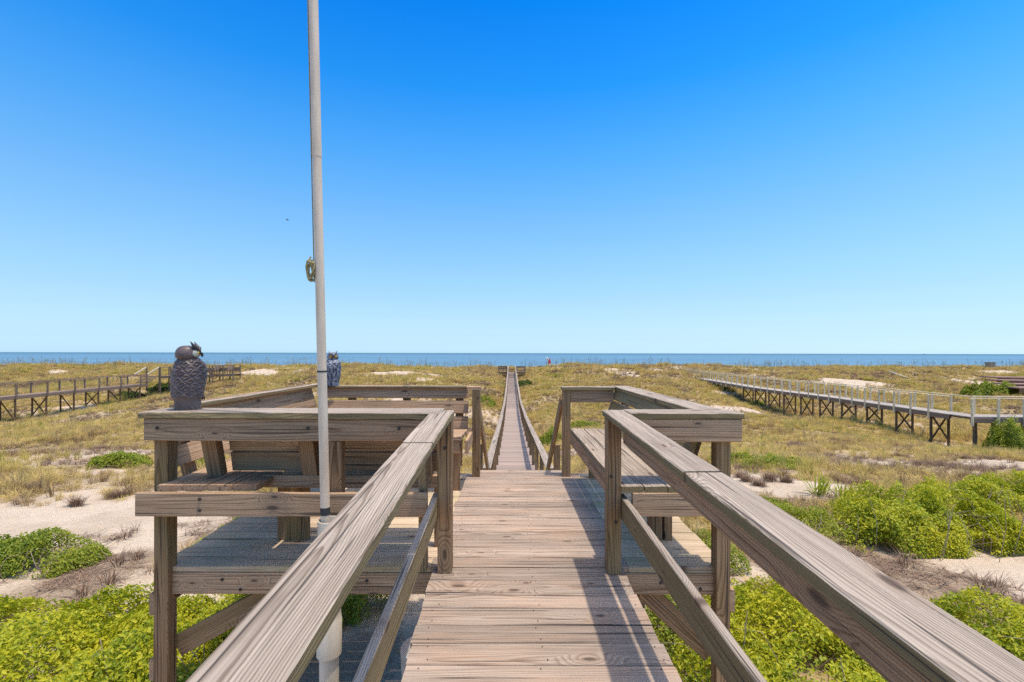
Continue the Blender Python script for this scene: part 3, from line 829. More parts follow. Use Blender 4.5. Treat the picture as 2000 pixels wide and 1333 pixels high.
# the stretch that turns right
board('deck', (25.0, 25.4, -2.05), (60, 25.4, -2.3), 1.2, 0.06, gw, 'far_grey')
for yv in (24.78, 26.02):
    x_a = 24.95 if yv < 25 else 26.3
    board('joist', (x_a, yv, -2.22), (60, yv, -2.47), 0.26, 0.05, gw, 'far_brown', up=(0, -1, 0))
    board('rail', (x_a, yv, -1.01), (60, yv, -1.26), 0.09, 0.04, gw, 'far_pale')
    xx = x_a + 0.05
    while xx < 46:
        board('post', (xx, yv - 0.07, -2.5), (xx, yv - 0.07, -1.03 - 0.007 * (xx - 25)), 0.10, 0.085, gw, 'far_pale', up=(0, -1, 0))
        xx += 1.42
for xx in (26.35, 29.1, 32.2, 35.6):
    for yv in (24.9, 25.9):
        board('leg', (xx, yv, gzs(xx, yv) - 0.5), (xx, yv, -2.3), 0.14, 0.14, gw, 'far_brown', up=(0, -1, 0))

# left: brown walkway along x = -40, steps up, then a stretch to the right
bw = thing('brown_walkway', 'raised brown wooden walkway with railings and cross-braced legs on the left', 'boardwalk', (-40, 42, -3.5))
BX0, BX1 = -40.6, -39.4
def bd_(y): return float(np.interp(y, [20, 33, 49], [-2.12, -2.1, -2.0]))
for a, b in ((22, 33), (33, 41), (41, 49.2)):
    board('deck', (-40, a, bd_(a) - 0.03), (-40, b, bd_(b) - 0.03), 1.3, 0.06, bw, 'far_brown')
    for xx in (BX0 - 0.03, BX1 + 0.03):
        board('joist', (xx, a, bd_(a) - 0.16), (xx, b, bd_(b) - 0.16), 0.2, 0.05, bw, 'far_brown', up=(1, 0, 0))
        board('rail', (xx, a, bd_(a) + 1.0), (xx, b, bd_(b) + 1.0), 0.14, 0.05, bw, 'far_brown')
yy = 48.2; k = 0
while yy > 22:
    bent(bw, BX0, BX1, yy, bd_(yy) - 0.2, 'far_dark', both=(k % 2 == 0))
    for xx in (BX0 - 0.10, BX1 + 0.10):
        board('post', (xx, yy, bd_(yy) - 0.3), (xx, yy, bd_(yy) + 0.98), 0.10, 0.10, bw, 'far_brown', up=(0, -1, 0))
    yy -= 2.42; k += 1
for k in range(5):
    board('step', (-40.6, 49.3 + 0.28 * k, -1.86 + 0.145 * k), (-39.3, 49.3 + 0.28 * k, -1.86 + 0.145 * k), 0.3, 0.1, bw, 'far_brown')
for xx in (-40.65, -39.25):
    board('hand_rail', (xx, 49.0, -0.98), (xx, 50.6, -0.26), 0.16, 0.05, bw, 'far_pale', up=(1, 0, 0))
    board('post', (xx, 50.65, -2.9), (xx, 50.65, -0.22), 0.11, 0.11, bw, 'far_brown', up=(0, -1, 0))
def ud(x): return float(np.interp(x, [-41, -31], [-1.30, -0.98]))
board('deck', (-40.7, 51.3, ud(-40.7) - 0.03), (-30.9, 51.3, ud(-30.9) - 0.03), 1.3, 0.06, bw, 'far_brown')
for yv in (50.66, 51.94):
    board('joist', (-39.2, yv, ud(-39.2) - 0.15), (-30.9, yv, ud(-30.9) - 0.15), 0.18, 0.05, bw, 'far_brown', up=(0, -1, 0))
    board('rail', (-39.2, yv, ud(-39.2) + 0.98), (-30.9, yv, ud(-30.9) + 0.98), 0.14, 0.06, bw, 'far_brown')
    for k in range(8):
        xx = -39.1 + 1.16 * k
        board('post', (xx, yv - 0.06, gzs(xx, yv) - 0.4), (xx, yv - 0.06, ud(xx) + 0.95), 0.10, 0.10, bw, 'far_brown', up=(0, -1, 0))
board('back_slat', (-35.3, 51.85, ud(-33) + 0.45), (-31, 51.85, ud(-31) + 0.5), 0.45, 0.04, bw, 'far_brown', up=(0, -1, 0))

# ------------------------------------------------------------------ flagpole in its plastic sleeve
fp = thing('flagpole', 'tall leaning grey flagpole set in a white plastic pipe in front of the left bench', 'flagpole', (-1.13, 2.72, -1.55))
BF = at(636, 1006, 2.74); TF = at(610.5, 0, 2.74)
DF = (TF - BF).normalized()
def fpt(t): return BF + DF * t
LF = (TF - BF).length
t1 = LF * (1006 - 727) / 1006; t2 = LF * (1006 - 302) / 1006
def seg(name, ta, tb, r0, r1, mat='pole', n=20):
    v, f = tube([fpt(ta), fpt((ta + tb) / 2), fpt(tb)], [r0, (r0 + r1) / 2, r1], n)
    return mesh_obj(name, v, f, mat, fp, True)
seg('pole_section', -0.5, t1, 0.0275, 0.0270)
seg('pole_section', t1 + 0.002, t2, 0.0265, 0.0260)
seg('pole_section', t2 - 0.02, LF + 2.4, 0.0275, 0.0265)
seg('joint_ring', t1 - 0.004, t1 + 0.006, 0.0280, 0.0280, 'dark')
seg('tape', 0.0, 0.045, 0.0285, 0.0282, 'dark')
SB = at(644, 1016, 2.74)
gpole = gzs(SB.x, 2.74)
v, f = tube([(SB.x, 2.74, gpole - 0.2), (SB.x + 0.0, 2.74, -0.37)], [0.056, 0.056], 24)
mesh_obj('lower_pipe', v, f, 'pvc', fp, True)
# sleeve with an open rim
n = 28
vs, fs = [], []
for (r, z) in ((0.067, -0.20), (0.067, SB.z - 0.01), (0.065, SB.z), (0.058, SB.z), (0.056, SB.z - 0.01), (0.056, SB.z - 0.12), (0.0, SB.z - 0.12)):
    for k in range(n):
        a = 2 * math.pi * k / n; vs.append((SB.x + r * math.cos(a), 2.74 + r * math.sin(a), z))
for j in range(6):
    for k in range(n): fs.append((j * n + k, j * n + (k + 1) % n, (j + 1) * n + (k + 1) % n, (j + 1) * n + k))
mesh_obj('sleeve', vs, fs, 'pvc', fp, True)
v, f = tube([(SB.x, 2.74, z) for z in (-0.41, -0.405, -0.20, -0.195, -0.15)], [0.062, 0.071, 0.073, 0.070, 0.067], 28)
mesh_obj('coupling', v, f, 'pvc', fp, True)
# halyard tied in a knot beside the pole
tk = LF * (1006 - 527) / 1006
rp_ = [fpt(t) + Vector((-0.031, -0.006, 0)) for t in np.linspace(tk - 0.08, LF + 2.2, 12)]
v, f = tube(rp_, 0.0035, 6); mesh_obj('halyard', v, f, 'rope', fp, True)
kc = fpt(tk) + Vector((-0.045, -0.02, 0.0))
rk = random.Random(4)
geo = []
for q in range(5):
    ph = rk.uniform(0, 6.28)
    ring = [kc + Vector((0.018 * math.cos(a) + rk.uniform(-.002, .002) + (-0.006 if q % 2 else 0.004), 0.012 * math.sin(a + ph) * rk.uniform(.7, 1.2), 0.046 * math.sin(a) - 0.012 + 0.009 * (q - 2))) for a in np.linspace(0, 2 * math.pi, 18, endpoint=False)]
    geo.append(tube(ring, 0.0055, 6, True))
geo.append(tube([kc + Vector(p) for p in ((0.0, 0, 0.07), (-0.004, -.01, 0.05), (0.012, -0.012, 0.02), (0.02, 0.0, -0.005))], 0.0055, 6))
geo.append(tube([kc + Vector(p) for p in ((-0.018, 0, 0.045), (0.004, -.016, 0.035), (0.022, -0.008, 0.03))], 0.008, 6))
mesh_obj('rope_knot', *join_geo(geo), 'rope', fp, True)

# ------------------------------------------------------------------ owl decoys
def owl(label, loc, hgt, body_yaw, head_yaw, mats, feather=1.0):
    t = thing('owl_decoy', label, 'owl decoy', loc, 'owl decoys on the bench')
    S = hgt / 0.45
    t.rotation_euler = (0, 0, 0)
    def place(o, yaw, z=0.0, tilt=0.0):
        o.matrix_local = Matrix.Translation((0, 0, z * S)) @ Matrix.Rotation(yaw, 4, 'Z') @ Matrix.Rotation(tilt, 4, 'X') @ Matrix.Scale(S, 4)
        return o
    # body: front is -Y. profile of half width / front depth / back depth / shift forward
    prof = [(0, .080, .070, .070, 0), (.03, .080, .072, .072, 0), (.06, .078, .072, .074, 0), (.09, .084, .078, .085, 0), (.15, .093, .083, .090, .004), (.21, .099, .090, .092, .010),
            (.26, .100, .091, .089, .014), (.295, .092, .084, .080, .014), (.32, .080, .070, .068, .010), (.337, .066, .058, .056, .006), (.345, .058, .052, .050, .004)]
    pz = [p[0] for p in prof]
    nu, nv = 72, 76
    vs, fs = [], []
    for j in range(nv + 1):
        z = 0.345 * j / nv
        hw, df, db, sh = (float(np.interp(z, pz, [p[q] for p in prof])) for q in (1, 2, 3, 4))
        for k in range(nu):
            a = 2 * math.pi * k / nu
            ca, sa = math.cos(a), math.sin(a)
            bx, by = hw * ca, (db if sa > 0 else df) * sa
            # rows of overlapping feathers, longer down the wing
            if z > 0.085:
                row = (z - 0.085) / 0.027
                wv = 1.1 * math.sin(a * 8 + 2.4 * math.floor(row)) + 0.5 * math.sin(a * 3 + z * 30)
                ft = (row + 0.45 * wv) % 1.0
                dd = 0.0095 * (1 - ft) * feather
                # wing fold edge
                fold = abs(((a + 0.9 * (z / .3)) % math.pi) - 0.9)
                dd += 0.004 * math.exp(-(fold / 0.12) ** 2) * (1 if z < 0.2 else 0)
            else:
                dd = 0.0022 * math.sin(a * 14 + z * 130)
            L = math.hypot(bx, by) or 1
            vs.append((bx * (1 + dd / L), by * (1 + dd / L) - sh, z))
    for j in range(nv):
        for k in range(nu): fs.append((j * nu + k, j * nu + (k + 1) % nu, (j + 1) * nu + (k + 1) % nu, (j + 1) * nu + k))
    fs.append(tuple(range(nu - 1, -1, -1))); fs.append(tuple(nv * nu + k for k in range(nu)))
    place(mesh_obj('body', vs, fs, mats['body'], None, True), body_yaw).parent = t
    # two toes over the stump
    geo = []
    for sx in (-0.03, 0.03):
        for q in (-.012, 0, .012):
            geo.append(tube([(sx + q, -0.066, 0.085), (sx + q * 1.3, -0.084, 0.075), (sx + q * 1.4, -0.082, 0.055)], [0.008, 0.008, 0.003], 6))
    place(mesh_obj('feet', *join_geo(geo), mats['body'], None, True), body_yaw).parent = t
    # head: flattened ball that overhangs the neck
    vs, fs = [], []
    nu, nv = 40, 22
    for j in range(nv + 1):
        th = math.pi * j / nv
        zz = -math.cos(th); rr = math.sin(th)
        zz = 0.060 * zz if zz > 0 else 0.040 * zz
        for k in range(nu):
            a = 2 * math.pi * k / nu
            ca, sa = math.cos(a), math.sin(a)
            wob = 1 + 0.012 * math.sin(a * 13 + j * 1.7) * rr
            rx, ry = 0.071 * wob, (0.072 if sa > 0 else 0.062) * wob
            vs.append((rx * rr ** (0.7 if zz > 0 else 0.4) * ca, ry * rr ** (0.7 if zz > 0 else 0.4) * sa, zz + 0.372))
    for j in range(nv):
        for k in range(nu): fs.append((j * nu + k, j * nu + (k + 1) % nu, (j + 1) * nu + (k + 1) % nu, (j + 1) * nu + k))
    head = mesh_obj('head', vs, fs, mats['body'], None, True); head.parent = t; place(head, head_yaw)
    def hp(nm, vs, fs, m, sm=True):
        o = mesh_obj(nm, vs, fs, m, None, sm); o.parent = head; return o
    for sx in (-1, 1):   # facial discs, eyes, ear tufts
        vs = [(sx * 0.026, -0.066, 0.378)]; fs = []
        for ri, (r, d) in enumerate(((0.012, -0.0665), (0.022, -0.062), (0.029, -0.050))):
            for k in range(16):
                a = 2 * math.pi * k / 16
                vs.append((sx * 0.026 + r * math.cos(a), d + (0.010 if sx * math.cos(a) > 0.2 else 0) * (r / .029) ** 2, 0.378 + r * math.sin(a) * 0.95))
        for k in range(16): fs.append((0, 1 + k, 1 + (k + 1) % 16))
        for ri in range(2):
            for k in range(16): fs.append((1 + ri * 16 + k, 1 + ri * 16 + (k + 1) % 16, 17 + ri * 16 + (k + 1) % 16, 17 + ri * 16 + k))
        hp('face_disc', vs, fs, mats['face'])
        for nm, r, d, mm in (('eye', 0.0125, 0.067, 'owl_eye'), ('pupil', 0.006, 0.076, 'owl_dark')):
            vs, fs = [], []
            for j in range(5):
                th = j * math.pi / 8
                for k in range(12):
                    a = 2 * math.pi * k / 12
                    vs.append((sx * 0.026 + r * math.cos(th) * math.cos(a), -d - r * 0.8 * math.sin(th) + 0.004, 0.381 + r * math.cos(th) * math.sin(a)))
            for j in range(4):
                for k in range(12): fs.append((j * 12 + k, j * 12 + (k + 1) % 12, (j + 1) * 12 + (k + 1) % 12, (j + 1) * 12 + k))
            hp(nm, vs, fs, mm)
        v, f = tube([(sx * 0.010, -0.066, 0.392), (sx * 0.028, -0.058, 0.412), (sx * 0.042, -0.040, 0.432), (sx * 0.050, -0.026, 0.458)], [0.009, 0.014, 0.010, 0.002], 8)
        hp('ear_tuft', v, f, mats['tuft'])
    v, f = tube([(0, -0.058, 0.388), (0, -0.078, 0.377), (0, -0.084, 0.362), (0, -0.079, 0.352)], [0.006, 0.011, 0.007, 0.001], 8)
    hp('beak', v, f, mats['beak'])
    return t
o1 = at(371, 797, 3.07)
owl('grey brown plastic owl decoy on the bench corner, turned away with head to the right', (o1.x, 3.05, RAILT + 0.001), 0.445, R(165), R(112), dict(body='owl', face='owl_face', tuft='owl_brow', beak='owl_dark'))
o2 = at(650, 752, 5.33)
owl('black and white mottled owl decoy facing the camera, beside the flagpole', (o2.x, 5.33, 1.021), 0.405, R(22), R(24), dict(body='owl2', face='owl_face2', tuft='owl2', beak='owl_dark'), 0.8)
bl = Lb
board('top_rail', (-2.27, 5.345, 1.008), (-0.51, 5.345, 1.008), 0.11, 0.024, Lb, 'cap', segs=6)

# ------------------------------------------------------------------ small far things
mk = thing('red_marker', 'small dark red pointed marker on a pale base above the dune crest', 'marker', (*at(1074, 722, 84).xy, -1.6))
b0 = at(1073, 711, 84)
v, f = tube([b0 + Vector((0, 0, -1.0)), b0, b0 + Vector((0, 0, 0.05))], [0.35, 0.35, 0.30], 12); mesh_obj('base', v, f, 'white', mk, True)
v, f = tube([b0 + Vector(p) for p in ((0, 0, 0.03), (0, 0, 0.1), (0.02, 0, 0.6), (0.06, 0, 1.02))], [0.2, 0.33, 0.22, 0.02], 12); mesh_obj('peak', v, f, 'red', mk, True)
wv = at(1068, 700, 84)
v, f = tube([wv + Vector(p) for p in ((0.4, 0, -0.5), (0.15, 0, -0.2), (0, 0, 0.05), (-0.05, 0, 0.2))], [0.03, 0.12, 0.2, 0.05], 8); mesh_obj('pennant', v, f, 'white', mk, True)

def lie(px, py, dz=0.0):
    x, y = ground_at(px, py); return Vector((x, y, gzs(x, y) + dz))
a_, b_ = lie(1740, 729, 0.25), lie(1771, 738, 0.12)
wb = thing('white_board', 'long white board lying on the dune grass beyond the grey walkway', 'board', tuple(lie(1755, 734)))
board('panel', a_, b_, 0.75, 0.05, wb, 'white', up=(0, -0.8, 1))
board('batten', a_ + Vector((0.3, 0, -0.05)), b_ + Vector((-0.3, 0, -0.05)), 0.09, 0.05, wb, 'tan')
c_ = lie(1795, 733, 0.35)
pb = thing('plank_bench', 'low tan plank bench on the dune right of the white board', 'bench', (c_.x, c_.y, c_.z - 0.35))
board('seat', c_ + Vector((-0.9, 0, 0)), c_ + Vector((0.9, 0, 0)), 0.35, 0.06, pb, 'tan')
for s in (-0.6, 0.6): board('leg', c_ + Vector((s, 0, -0.5)), c_ + Vector((s, 0, -0.03)), 0.09, 0.09, pb, 'far_dark', up=(0, -1, 0))
bx_ = at(1934, 712, 74)
gb = thing('tan_box', 'small square tan box standing on the dune crest at the far right', 'box', (bx_.x, 74, bx_.z - 0.6))
board('body', bx_ + Vector((0, 0, -0.9)), bx_ + Vector((0, 0, 0.42)), 0.85, 0.85, gb, 'tan', up=(0, -1, 0))
board('lid', bx_ + Vector((-0.48, 0, 0.45)), bx_ + Vector((0.48, 0, 0.45)), 0.96, 0.08, gb, 'far_dark')
td = thing('terraced_deck', 'reddish brown wooden deck in long steps at the far right edge', 'deck', (58, 49, -3))
for k, (px, py, Y) in enumerate(((1985, 735, 52), (1988, 741, 50), (1992, 748, 48), (1997, 755, 46))):
    q = at(px, py, Y)
    board('terrace', (q.x - 3.2 + 0.6 * k, Y, q.z), (q.x + 14, Y, q.z - 0.2), 1.9, 0.12, td, 'redwood')
    board('riser', (q.x - 3.1 + 0.6 * k, Y - 0.9, q.z - 0.28), (q.x + 14, Y - 0.9, q.z - 0.45), 0.4, 0.05, td, 'far_dark', up=(0, -1, 0))
    board('leg', (q.x - 1 + 0.6 * k, Y, q.z - 0.06), (q.x - 1 + 0.6 * k, Y, gzs(q.x, Y) - 1.0), 0.14, 0.14, td, 'far_dark', up=(0, -1, 0))

# chairs and an old wheel at the end of the brown walkway
def deck_chair(x, label):
    z = ud(x) + 0.02
    t = thing('deck_chair', label, 'chair', (x, 51.3, z), 'chairs at the end of the brown walkway')
    board('seat', (x - 0.3, 51.2, z + 0.36), (x + 0.3, 51.2, z + 0.36), 0.5, 0.05, t, 'far_brown')
    board('backrest', (x, 51.45, z + 0.36), (x, 51.65, z + 0.98), 0.56, 0.05, t, 'far_brown', up=(0, -1, 0.2))
    for sx in (-0.33, 0.33):
        board('arm', (x + sx, 50.95, z + 0.6), (x + sx, 51.6, z + 0.6), 0.11, 0.03, t, 'far_brown')
        for yv in (51.0, 51.5): board('leg', (x + sx * 0.9, yv, z), (x + sx * 0.9, yv, z + 0.59), 0.06, 0.06, t, 'far_brown', up=(0, -1, 0))
deck_chair(-33.4, 'dark chair on the end of the brown walkway, left of its twin')
deck_chair(-31.9, 'dark chair on the end of the brown walkway, nearest its corner post')
wx_, wy_ = -32.9, 50.3
wzc = ud(-33) + 0.0
wl = thing('wagon_wheel', 'old dark spoked wheel leaning against the brown walkway', 'wheel', (wx_, wy_, wzc - 0.4))
v, f = tube([(wx_ + 0.42 * math.cos(a), wy_ + 0.10 * math.sin(a), wzc + 0.42 * math.sin(a)) for a in np.linspace(0, 2 * math.pi, 24, endpoint=False)], 0.035, 6, True)
mesh_obj('rim', v, f, 'far_dark', wl, True)
for k in range(4):
    a = k * math.pi / 4
    board('spoke', (wx_ - 0.4 * math.cos(a), wy_ - 0.10 * math.sin(a), wzc - 0.4 * math.sin(a)), (wx_ + 0.4 * math.cos(a), wy_ + 0.10 * math.sin(a), wzc + 0.4 * math.sin(a)), 0.04, 0.03, wl, 'far_dark', up=(0, -1, 0))

# bird in the sky, boat on the horizon
bp_ = at(561, 431, 60)
bd = thing('bird', 'tiny dark bird gliding in the open sky left of the flagpole', 'bird', tuple(bp_))
v, f = tube([bp_ + Vector((-.16, 0, -.01)), bp_ + Vector((-.05, 0, 0.0)), bp_ + Vector((.08, 0, 0.02)), bp_ + Vector((.17, 0, 0.02))], [0.015, 0.05, 0.05, 0.01], 8)
mesh_obj('body', v, f, 'black', bd, True)
for s in (-1, 1):
    mesh_obj('wing', [bp_ + Vector(p) for p in ((-.06, 0, .03), (.07, 0, .03), (.04, s * .22, .09), (-.03, s * .42, .05), (-.06, s * .2, .06), (-.06, 0, .01), (.07, 0, .01), (.04, s * .22, .075))],
             [(0, 1, 2, 4), (4, 2, 3), (5, 6, 7), (0, 5, 7, 4)], 'black', bd)
bo = at(1805, 691.6, 5200); bo.z = -6.2
bt = thing('boat', 'tiny dark boat low on the horizon at the right', 'boat', tuple(bo))
hv = []
for x, wv_, zb_ in ((-13, 3, 1.5), (-9, 4, 0), (9, 4, 0), (15, .3, 0.5)):
    hv += [bo + Vector((x, -wv_, 4)), bo + Vector((x, wv_, 4)), bo + Vector((x, 0, zb_ - 1))]
hf = [(0, 2, 1), (9, 10, 11)]
for k in range(3):
    a = k * 3
    hf += [(a, a + 3, a + 5, a + 2), (a + 1, a + 2, a + 5, a + 4), (a, a + 1, a + 4, a + 3)]
mesh_obj('hull', hv, hf, 'black', bt)
board('cabin', bo + Vector((-6, 0, 5.6)), bo + Vector((3, 0, 5.6)), 5, 3.2, bt, 'white')

# ------------------------------------------------------------------ shrubs
def leaf_mat(name, ramp_stops, trans=0.35):
    m, nt, out = new_mat(name)
    h = NT(nt)
    geo = h.n('ShaderNodeNewGeometry')
    rl = geo.outputs['Random Per Island']
    patch = h.noise(geo.outputs['Position'], 1.7, 3, 0.6)
    f = h.math('ADD', h.math('MULTIPLY', rl, 0.55), h.math('MULTIPLY', h.math('SUBTRACT', patch, 0.3), 1.1), clamp=True)
    col = h.ramp(f, ramp_stops)
    df = h.n('ShaderNodeBsdfPrincipled'); h.put(df.inputs['Base Color'], col)
    df.inputs['Roughness'].default_value = 0.45; df.inputs['Specular IOR Level'].default_value = 0.3
    tr = h.n('ShaderNodeBsdfTranslucent'); h.put(tr.inputs['Color'], h.mix(0.3, col, (0.35, 0.4, 0.03)))
    ms = h.n('ShaderNodeMixShader'); ms.inputs[0].default_value = trans
    nt.links.new(df.outputs[0], ms.inputs[1]); nt.links.new(tr.outputs[0], ms.inputs[2]); nt.links.new(ms.outputs[0], out.inputs[0])
    return m
M['leaf_yellow'] = leaf_mat('yellow_green_leaves', [(0.0, (0.11, 0.18, 0.015)), (0.25, (0.29, 0.36, 0.02)), (0.5, (0.52, 0.52, 0.025)), (1.0, (0.70, 0.62, 0.035))], 0.42)
M['leaf_green'] = leaf_mat('green_leaves', [(0.0, (0.09, 0.15, 0.02)), (0.35, (0.22, 0.29, 0.025)), (0.7, (0.40, 0.42, 0.035)), (1.0, (0.52, 0.47, 0.06))], 0.4)
M['leaf_dark'] = leaf_mat('dark_green_leaves', [(0.0, (0.03, 0.06, 0.012)), (0.5, (0.07, 0.12, 0.02)), (1.0, (0.17, 0.21, 0.04))])

def leaf_cloud(cx, cy, rx, ry, hgt, n, size, seed, lump=0.35):
    """leaves through the volume of an uneven mound that follows the ground"""
    g = np.random.default_rng(seed)
    m = int(n * 3.0)
    a = g.random(m) * 2 * np.pi; r = np.sqrt(g.random(m))
    edge = 1 + lump * (fbm(np.cos(a) * 2 + seed, np.sin(a) * 2 + seed * 2, 1.0, 2) - 0.5) * 2
    u, v = r * np.cos(a) * edge, r * np.sin(a) * edge
    x, y = cx + u * rx, cy + v * ry
    top = hgt * np.sqrt(np.clip(1 - r ** 2.2, 0, 1)) * (0.10 + 1.75 * fbm(x + seed * 3.1, y, 0.52, 3))
    dep = g.random(m) ** 1.7
    z = gz(x, y) + top * (1 - dep * 0.75) + g.normal(0, 0.02, m)
    keep = fbm(x + 77 + seed, y + 5, 0.4, 2) + 0.28 * g.random(m) > 0.515
    x, y, z, r, u, v = x[keep][:n], y[keep][:n], z[keep][:n], r[keep][:n], u[keep][:n], v[keep][:n]
    k = len(x)
    nrm = np.stack([u * 0.8 + g.normal(0, .55, k), v * 0.8 + g.normal(0, .55, k), 0.75 + g.normal(0, .35, k)], -1)
    nrm /= np.linalg.norm(nrm, axis=1, keepdims=True)
    t = g.normal(0, 1, (k, 3)); t[:, 2] = np.abs(t[:, 2]) * 1.0 + 0.45
    t -= nrm * (t * nrm).sum(1, keepdims=True); t /= np.linalg.norm(t, axis=1, keepdims=True)
    b = np.cross(nrm, t)
    L = (size * (0.5 + 1.15 * g.random(k) ** 1.6))[:, None]; W = L * 0.24
    P = np.stack([x, y, z], -1)
    fold = nrm * L * 0.10
    c = np.stack([P - t * L * .5, P + b * W + fold, P + t * L * .5 - fold, P - b * W + fold], 1).reshape(-1, 3)
    base = np.arange(k)[:, None] * 4
    tri = np.concatenate([base + np.array([[0, 1, 2]]), base + np.array([[0, 2, 3]])], 1).reshape(-1, 3)
    return c, tri
def fast_mesh(name, co, tri, mat):
    me = bpy.data.meshes.new(name)
    me.vertices.add(len(co)); me.vertices.foreach_set('co', np.ascontiguousarray(co, np.float32).ravel())
    me.loops.add(tri.size); me.loops.foreach_set('vertex_index', np.ascontiguousarray(tri, np.int32).ravel())
    me.polygons.add(len(tri)); me.polygons.foreach_set('loop_start', np.arange(0, tri.size, 3)); me.polygons.foreach_set('loop_total', np.full(len(tri), 3))
    me.update()
    me.materials.append(M[mat])
    return me
_ss = [100]
def shrub(label, cx, cy, rx, ry, hgt, n, size, mat, name='shrub', cat='shrub', stems=10, vines=0):
    _ss[0] += 1
    s = _ss[0]; q = random.Random(s)
    g0 = gzs(cx, cy)
    t = thing(name, label, cat, (cx, cy, g0), 'shrubs on the dune')
    near = cy < 12
    co, tri = leaf_cloud(cx, cy, rx, ry, hgt * 0.85, int(n * (1.6 if cy < 6 else 1.4 if near else 1.0)), size * (0.72 if cy < 6 else 0.78 if near else 0.9), s)
    o = link(bpy.data.objects.new('foliage', fast_mesh('foliage', co, tri, mat)), t)
    o.matrix_local = rel(t, Matrix.Identity(4)); o['kind'] = 'stuff'
    geo = []
    for k in range(stems):
        a = q.uniform(0, 6.28); rr = q.uniform(0.1, 0.85)
        x0, y0 = cx + rx * 0.5 * rr * math.cos(a), cy + ry * 0.5 * rr * math.sin(a)
        x1, y1 = cx + rx * rr * math.cos(a), cy + ry * rr * math.sin(a)
        z0 = gzs(x0, y0) - 0.05
        z1 = gzs(x1, y1) + hgt * (0.62 - 0.4 * rr)
        geo.append(tube([(x0, y0, z0), ((x0 + x1) / 2 + q.uniform(-.1, .1), (y0 + y1) / 2, (z0 + z1) / 2 + 0.05), (x1, y1, z1)], [0.009, 0.006, 0.003], 5))
    o = mesh_obj('stems', *join_geo(geo), 'twig', t, True)
    for k in range(vines * 2):
        a = q.uniform(3.3, 6.1); rr = q.uniform(0.5, 1.0)
        x0, y0 = cx + rx * rr * math.cos(a), cy + ry * rr * math.sin(a)
        z0 = gzs(x0, y0); hh = hgt * q.uniform(0.5, 1.05)
        dx = q.uniform(-0.5, 0.5)
        pts = [(x0, y0, z0 - .03), (x0 + dx * .15, y0 - .08, z0 + hh * .55), (x0 + dx * .5, y0 - .02, z0 + hh), (x0 + dx, y0 + .15, z0 + hh * q.uniform(.7, 1.0))]
        v, f = tube(pts, [0.0045, 0.004, 0.0035, 0.002], 5)
        mesh_obj('vine', v, f, 'twig', t, True)
    return t
shrub('broad yellow-green leafy shrub filling the bottom left corner', -4.8, 4.15, 2.5, 1.1, 0.60, 40000, 0.062, 'leaf_yellow', stems=26, vines=5)
shrub('yellow-green leafy shrub growing under the left side of the platform', -3.0, 4.7, 1.1, 0.9, 0.58, 14000, 0.058, 'leaf_yellow', stems=14, vines=3)
shrub('low green shrub below the left corner post', -2.75, 3.4, 0.8, 0.6, 0.45, 8000, 0.055, 'leaf_green', stems=10, vines=3)
shrub('narrow yellow-green shrub along the platform left edge', -3.95, 6.9, 0.75, 1.2, 0.55, 9000, 0.055, 'leaf_yellow', stems=8)
shrub('low dense green shrub on the sand at the left picture edge', -7.0, 6.5, 1.1, 0.6, 0.40, 11000, 0.05, 'leaf_green', stems=10, vines=4)
shrub('small bright green clump seen under the ramp beside the white pipe', -1.62, 5.3, 0.42, 0.35, 0.35, 2500, 0.05, 'leaf_green', stems=5)
shrub('large rounded green shrub on the right beyond the handrail', 6.8, 7.6, 1.6, 1.0, 0.92, 36000, 0.055, 'leaf_yellow', stems=20, vines=12)
shrub('yellow-green shrub behind the large one at the right picture edge', 10.3, 9.4, 1.9, 1.15, 0.72, 28000, 0.06, 'leaf_yellow', stems=16, vines=6)
shrub('straggly low shrub left of the large right shrub', 5.0, 7.9, 0.95, 0.8, 0.42, 7000, 0.05, 'leaf_green', stems=16, vines=8)
shrub('dense green shrub below the right handrail', 2.85, 4.6, 1.25, 1.05, 0.60, 22000, 0.056, 'leaf_yellow', stems=14, vines=6)
shrub('yellow-green shrub in the bottom right corner', 4.75, 4.4, 1.3, 0.7, 0.62, 15000, 0.056, 'leaf_yellow', stems=10, vines=3)
shrub('small green shrub under the right mid rail', 1.75, 4.75, 0.5, 0.45, 0.38, 3500, 0.05, 'leaf_green', stems=6, vines=1)
shrub('small green shrub behind the right edge of the platform', 2.75, 6.7, 0.65, 0.7, 0.45, 5500, 0.05, 'leaf_green', stems=6)
shrub('small dark green shrub at the edge of the right sand patch', *ground_at(1510, 1000), 0.5, 0.4, 0.34, 3500, 0.05, 'leaf_green', stems=5)
shrub('low spreading green patch behind the right sand patch', *ground_at(1490, 905), 1.5, 0.9, 0.4, 11000, 0.07, 'leaf_green', stems=8)
shrub('small bright green mound in the grass left of the bench', *ground_at(235, 915), 0.9, 0.6, 0.5, 6500, 0.065, 'leaf_green', stems=5)
shrub('small green mound seen under the left bench rail', *ground_at(365, 912), 0.7, 0.6, 0.5, 5000, 0.065, 'leaf_green', stems=5)
shrub('dark green shrub right of the middle boardwalk', *ground_at(1072, 868), 0.75, 0.8, 0.85, 7000, 0.075, 'leaf_green', stems=8)
shrub('low green shrub seen through the right bench arm', *ground_at(1135, 836), 1.2, 0.9, 0.5, 6000, 0.08, 'leaf_green', stems=6)
shrub('dark green bush hanging below the turn of the grey walkway', 26.6, 24.0, 1.5, 1.2, 1.9, 16000, 0.11, 'leaf_green', stems=12)
shrub('wide dark green bush on the far dune at the right', *ground_at(1935, 772), 2.6, 1.7, 1.35, 12000, 0.16, 'leaf_green', stems=12)
shrub('dark green bush below the steps of the brown walkway', *ground_at(312, 764), 1.3, 1.0, 0.6, 4500, 0.13, 'leaf_dark', stems=8)
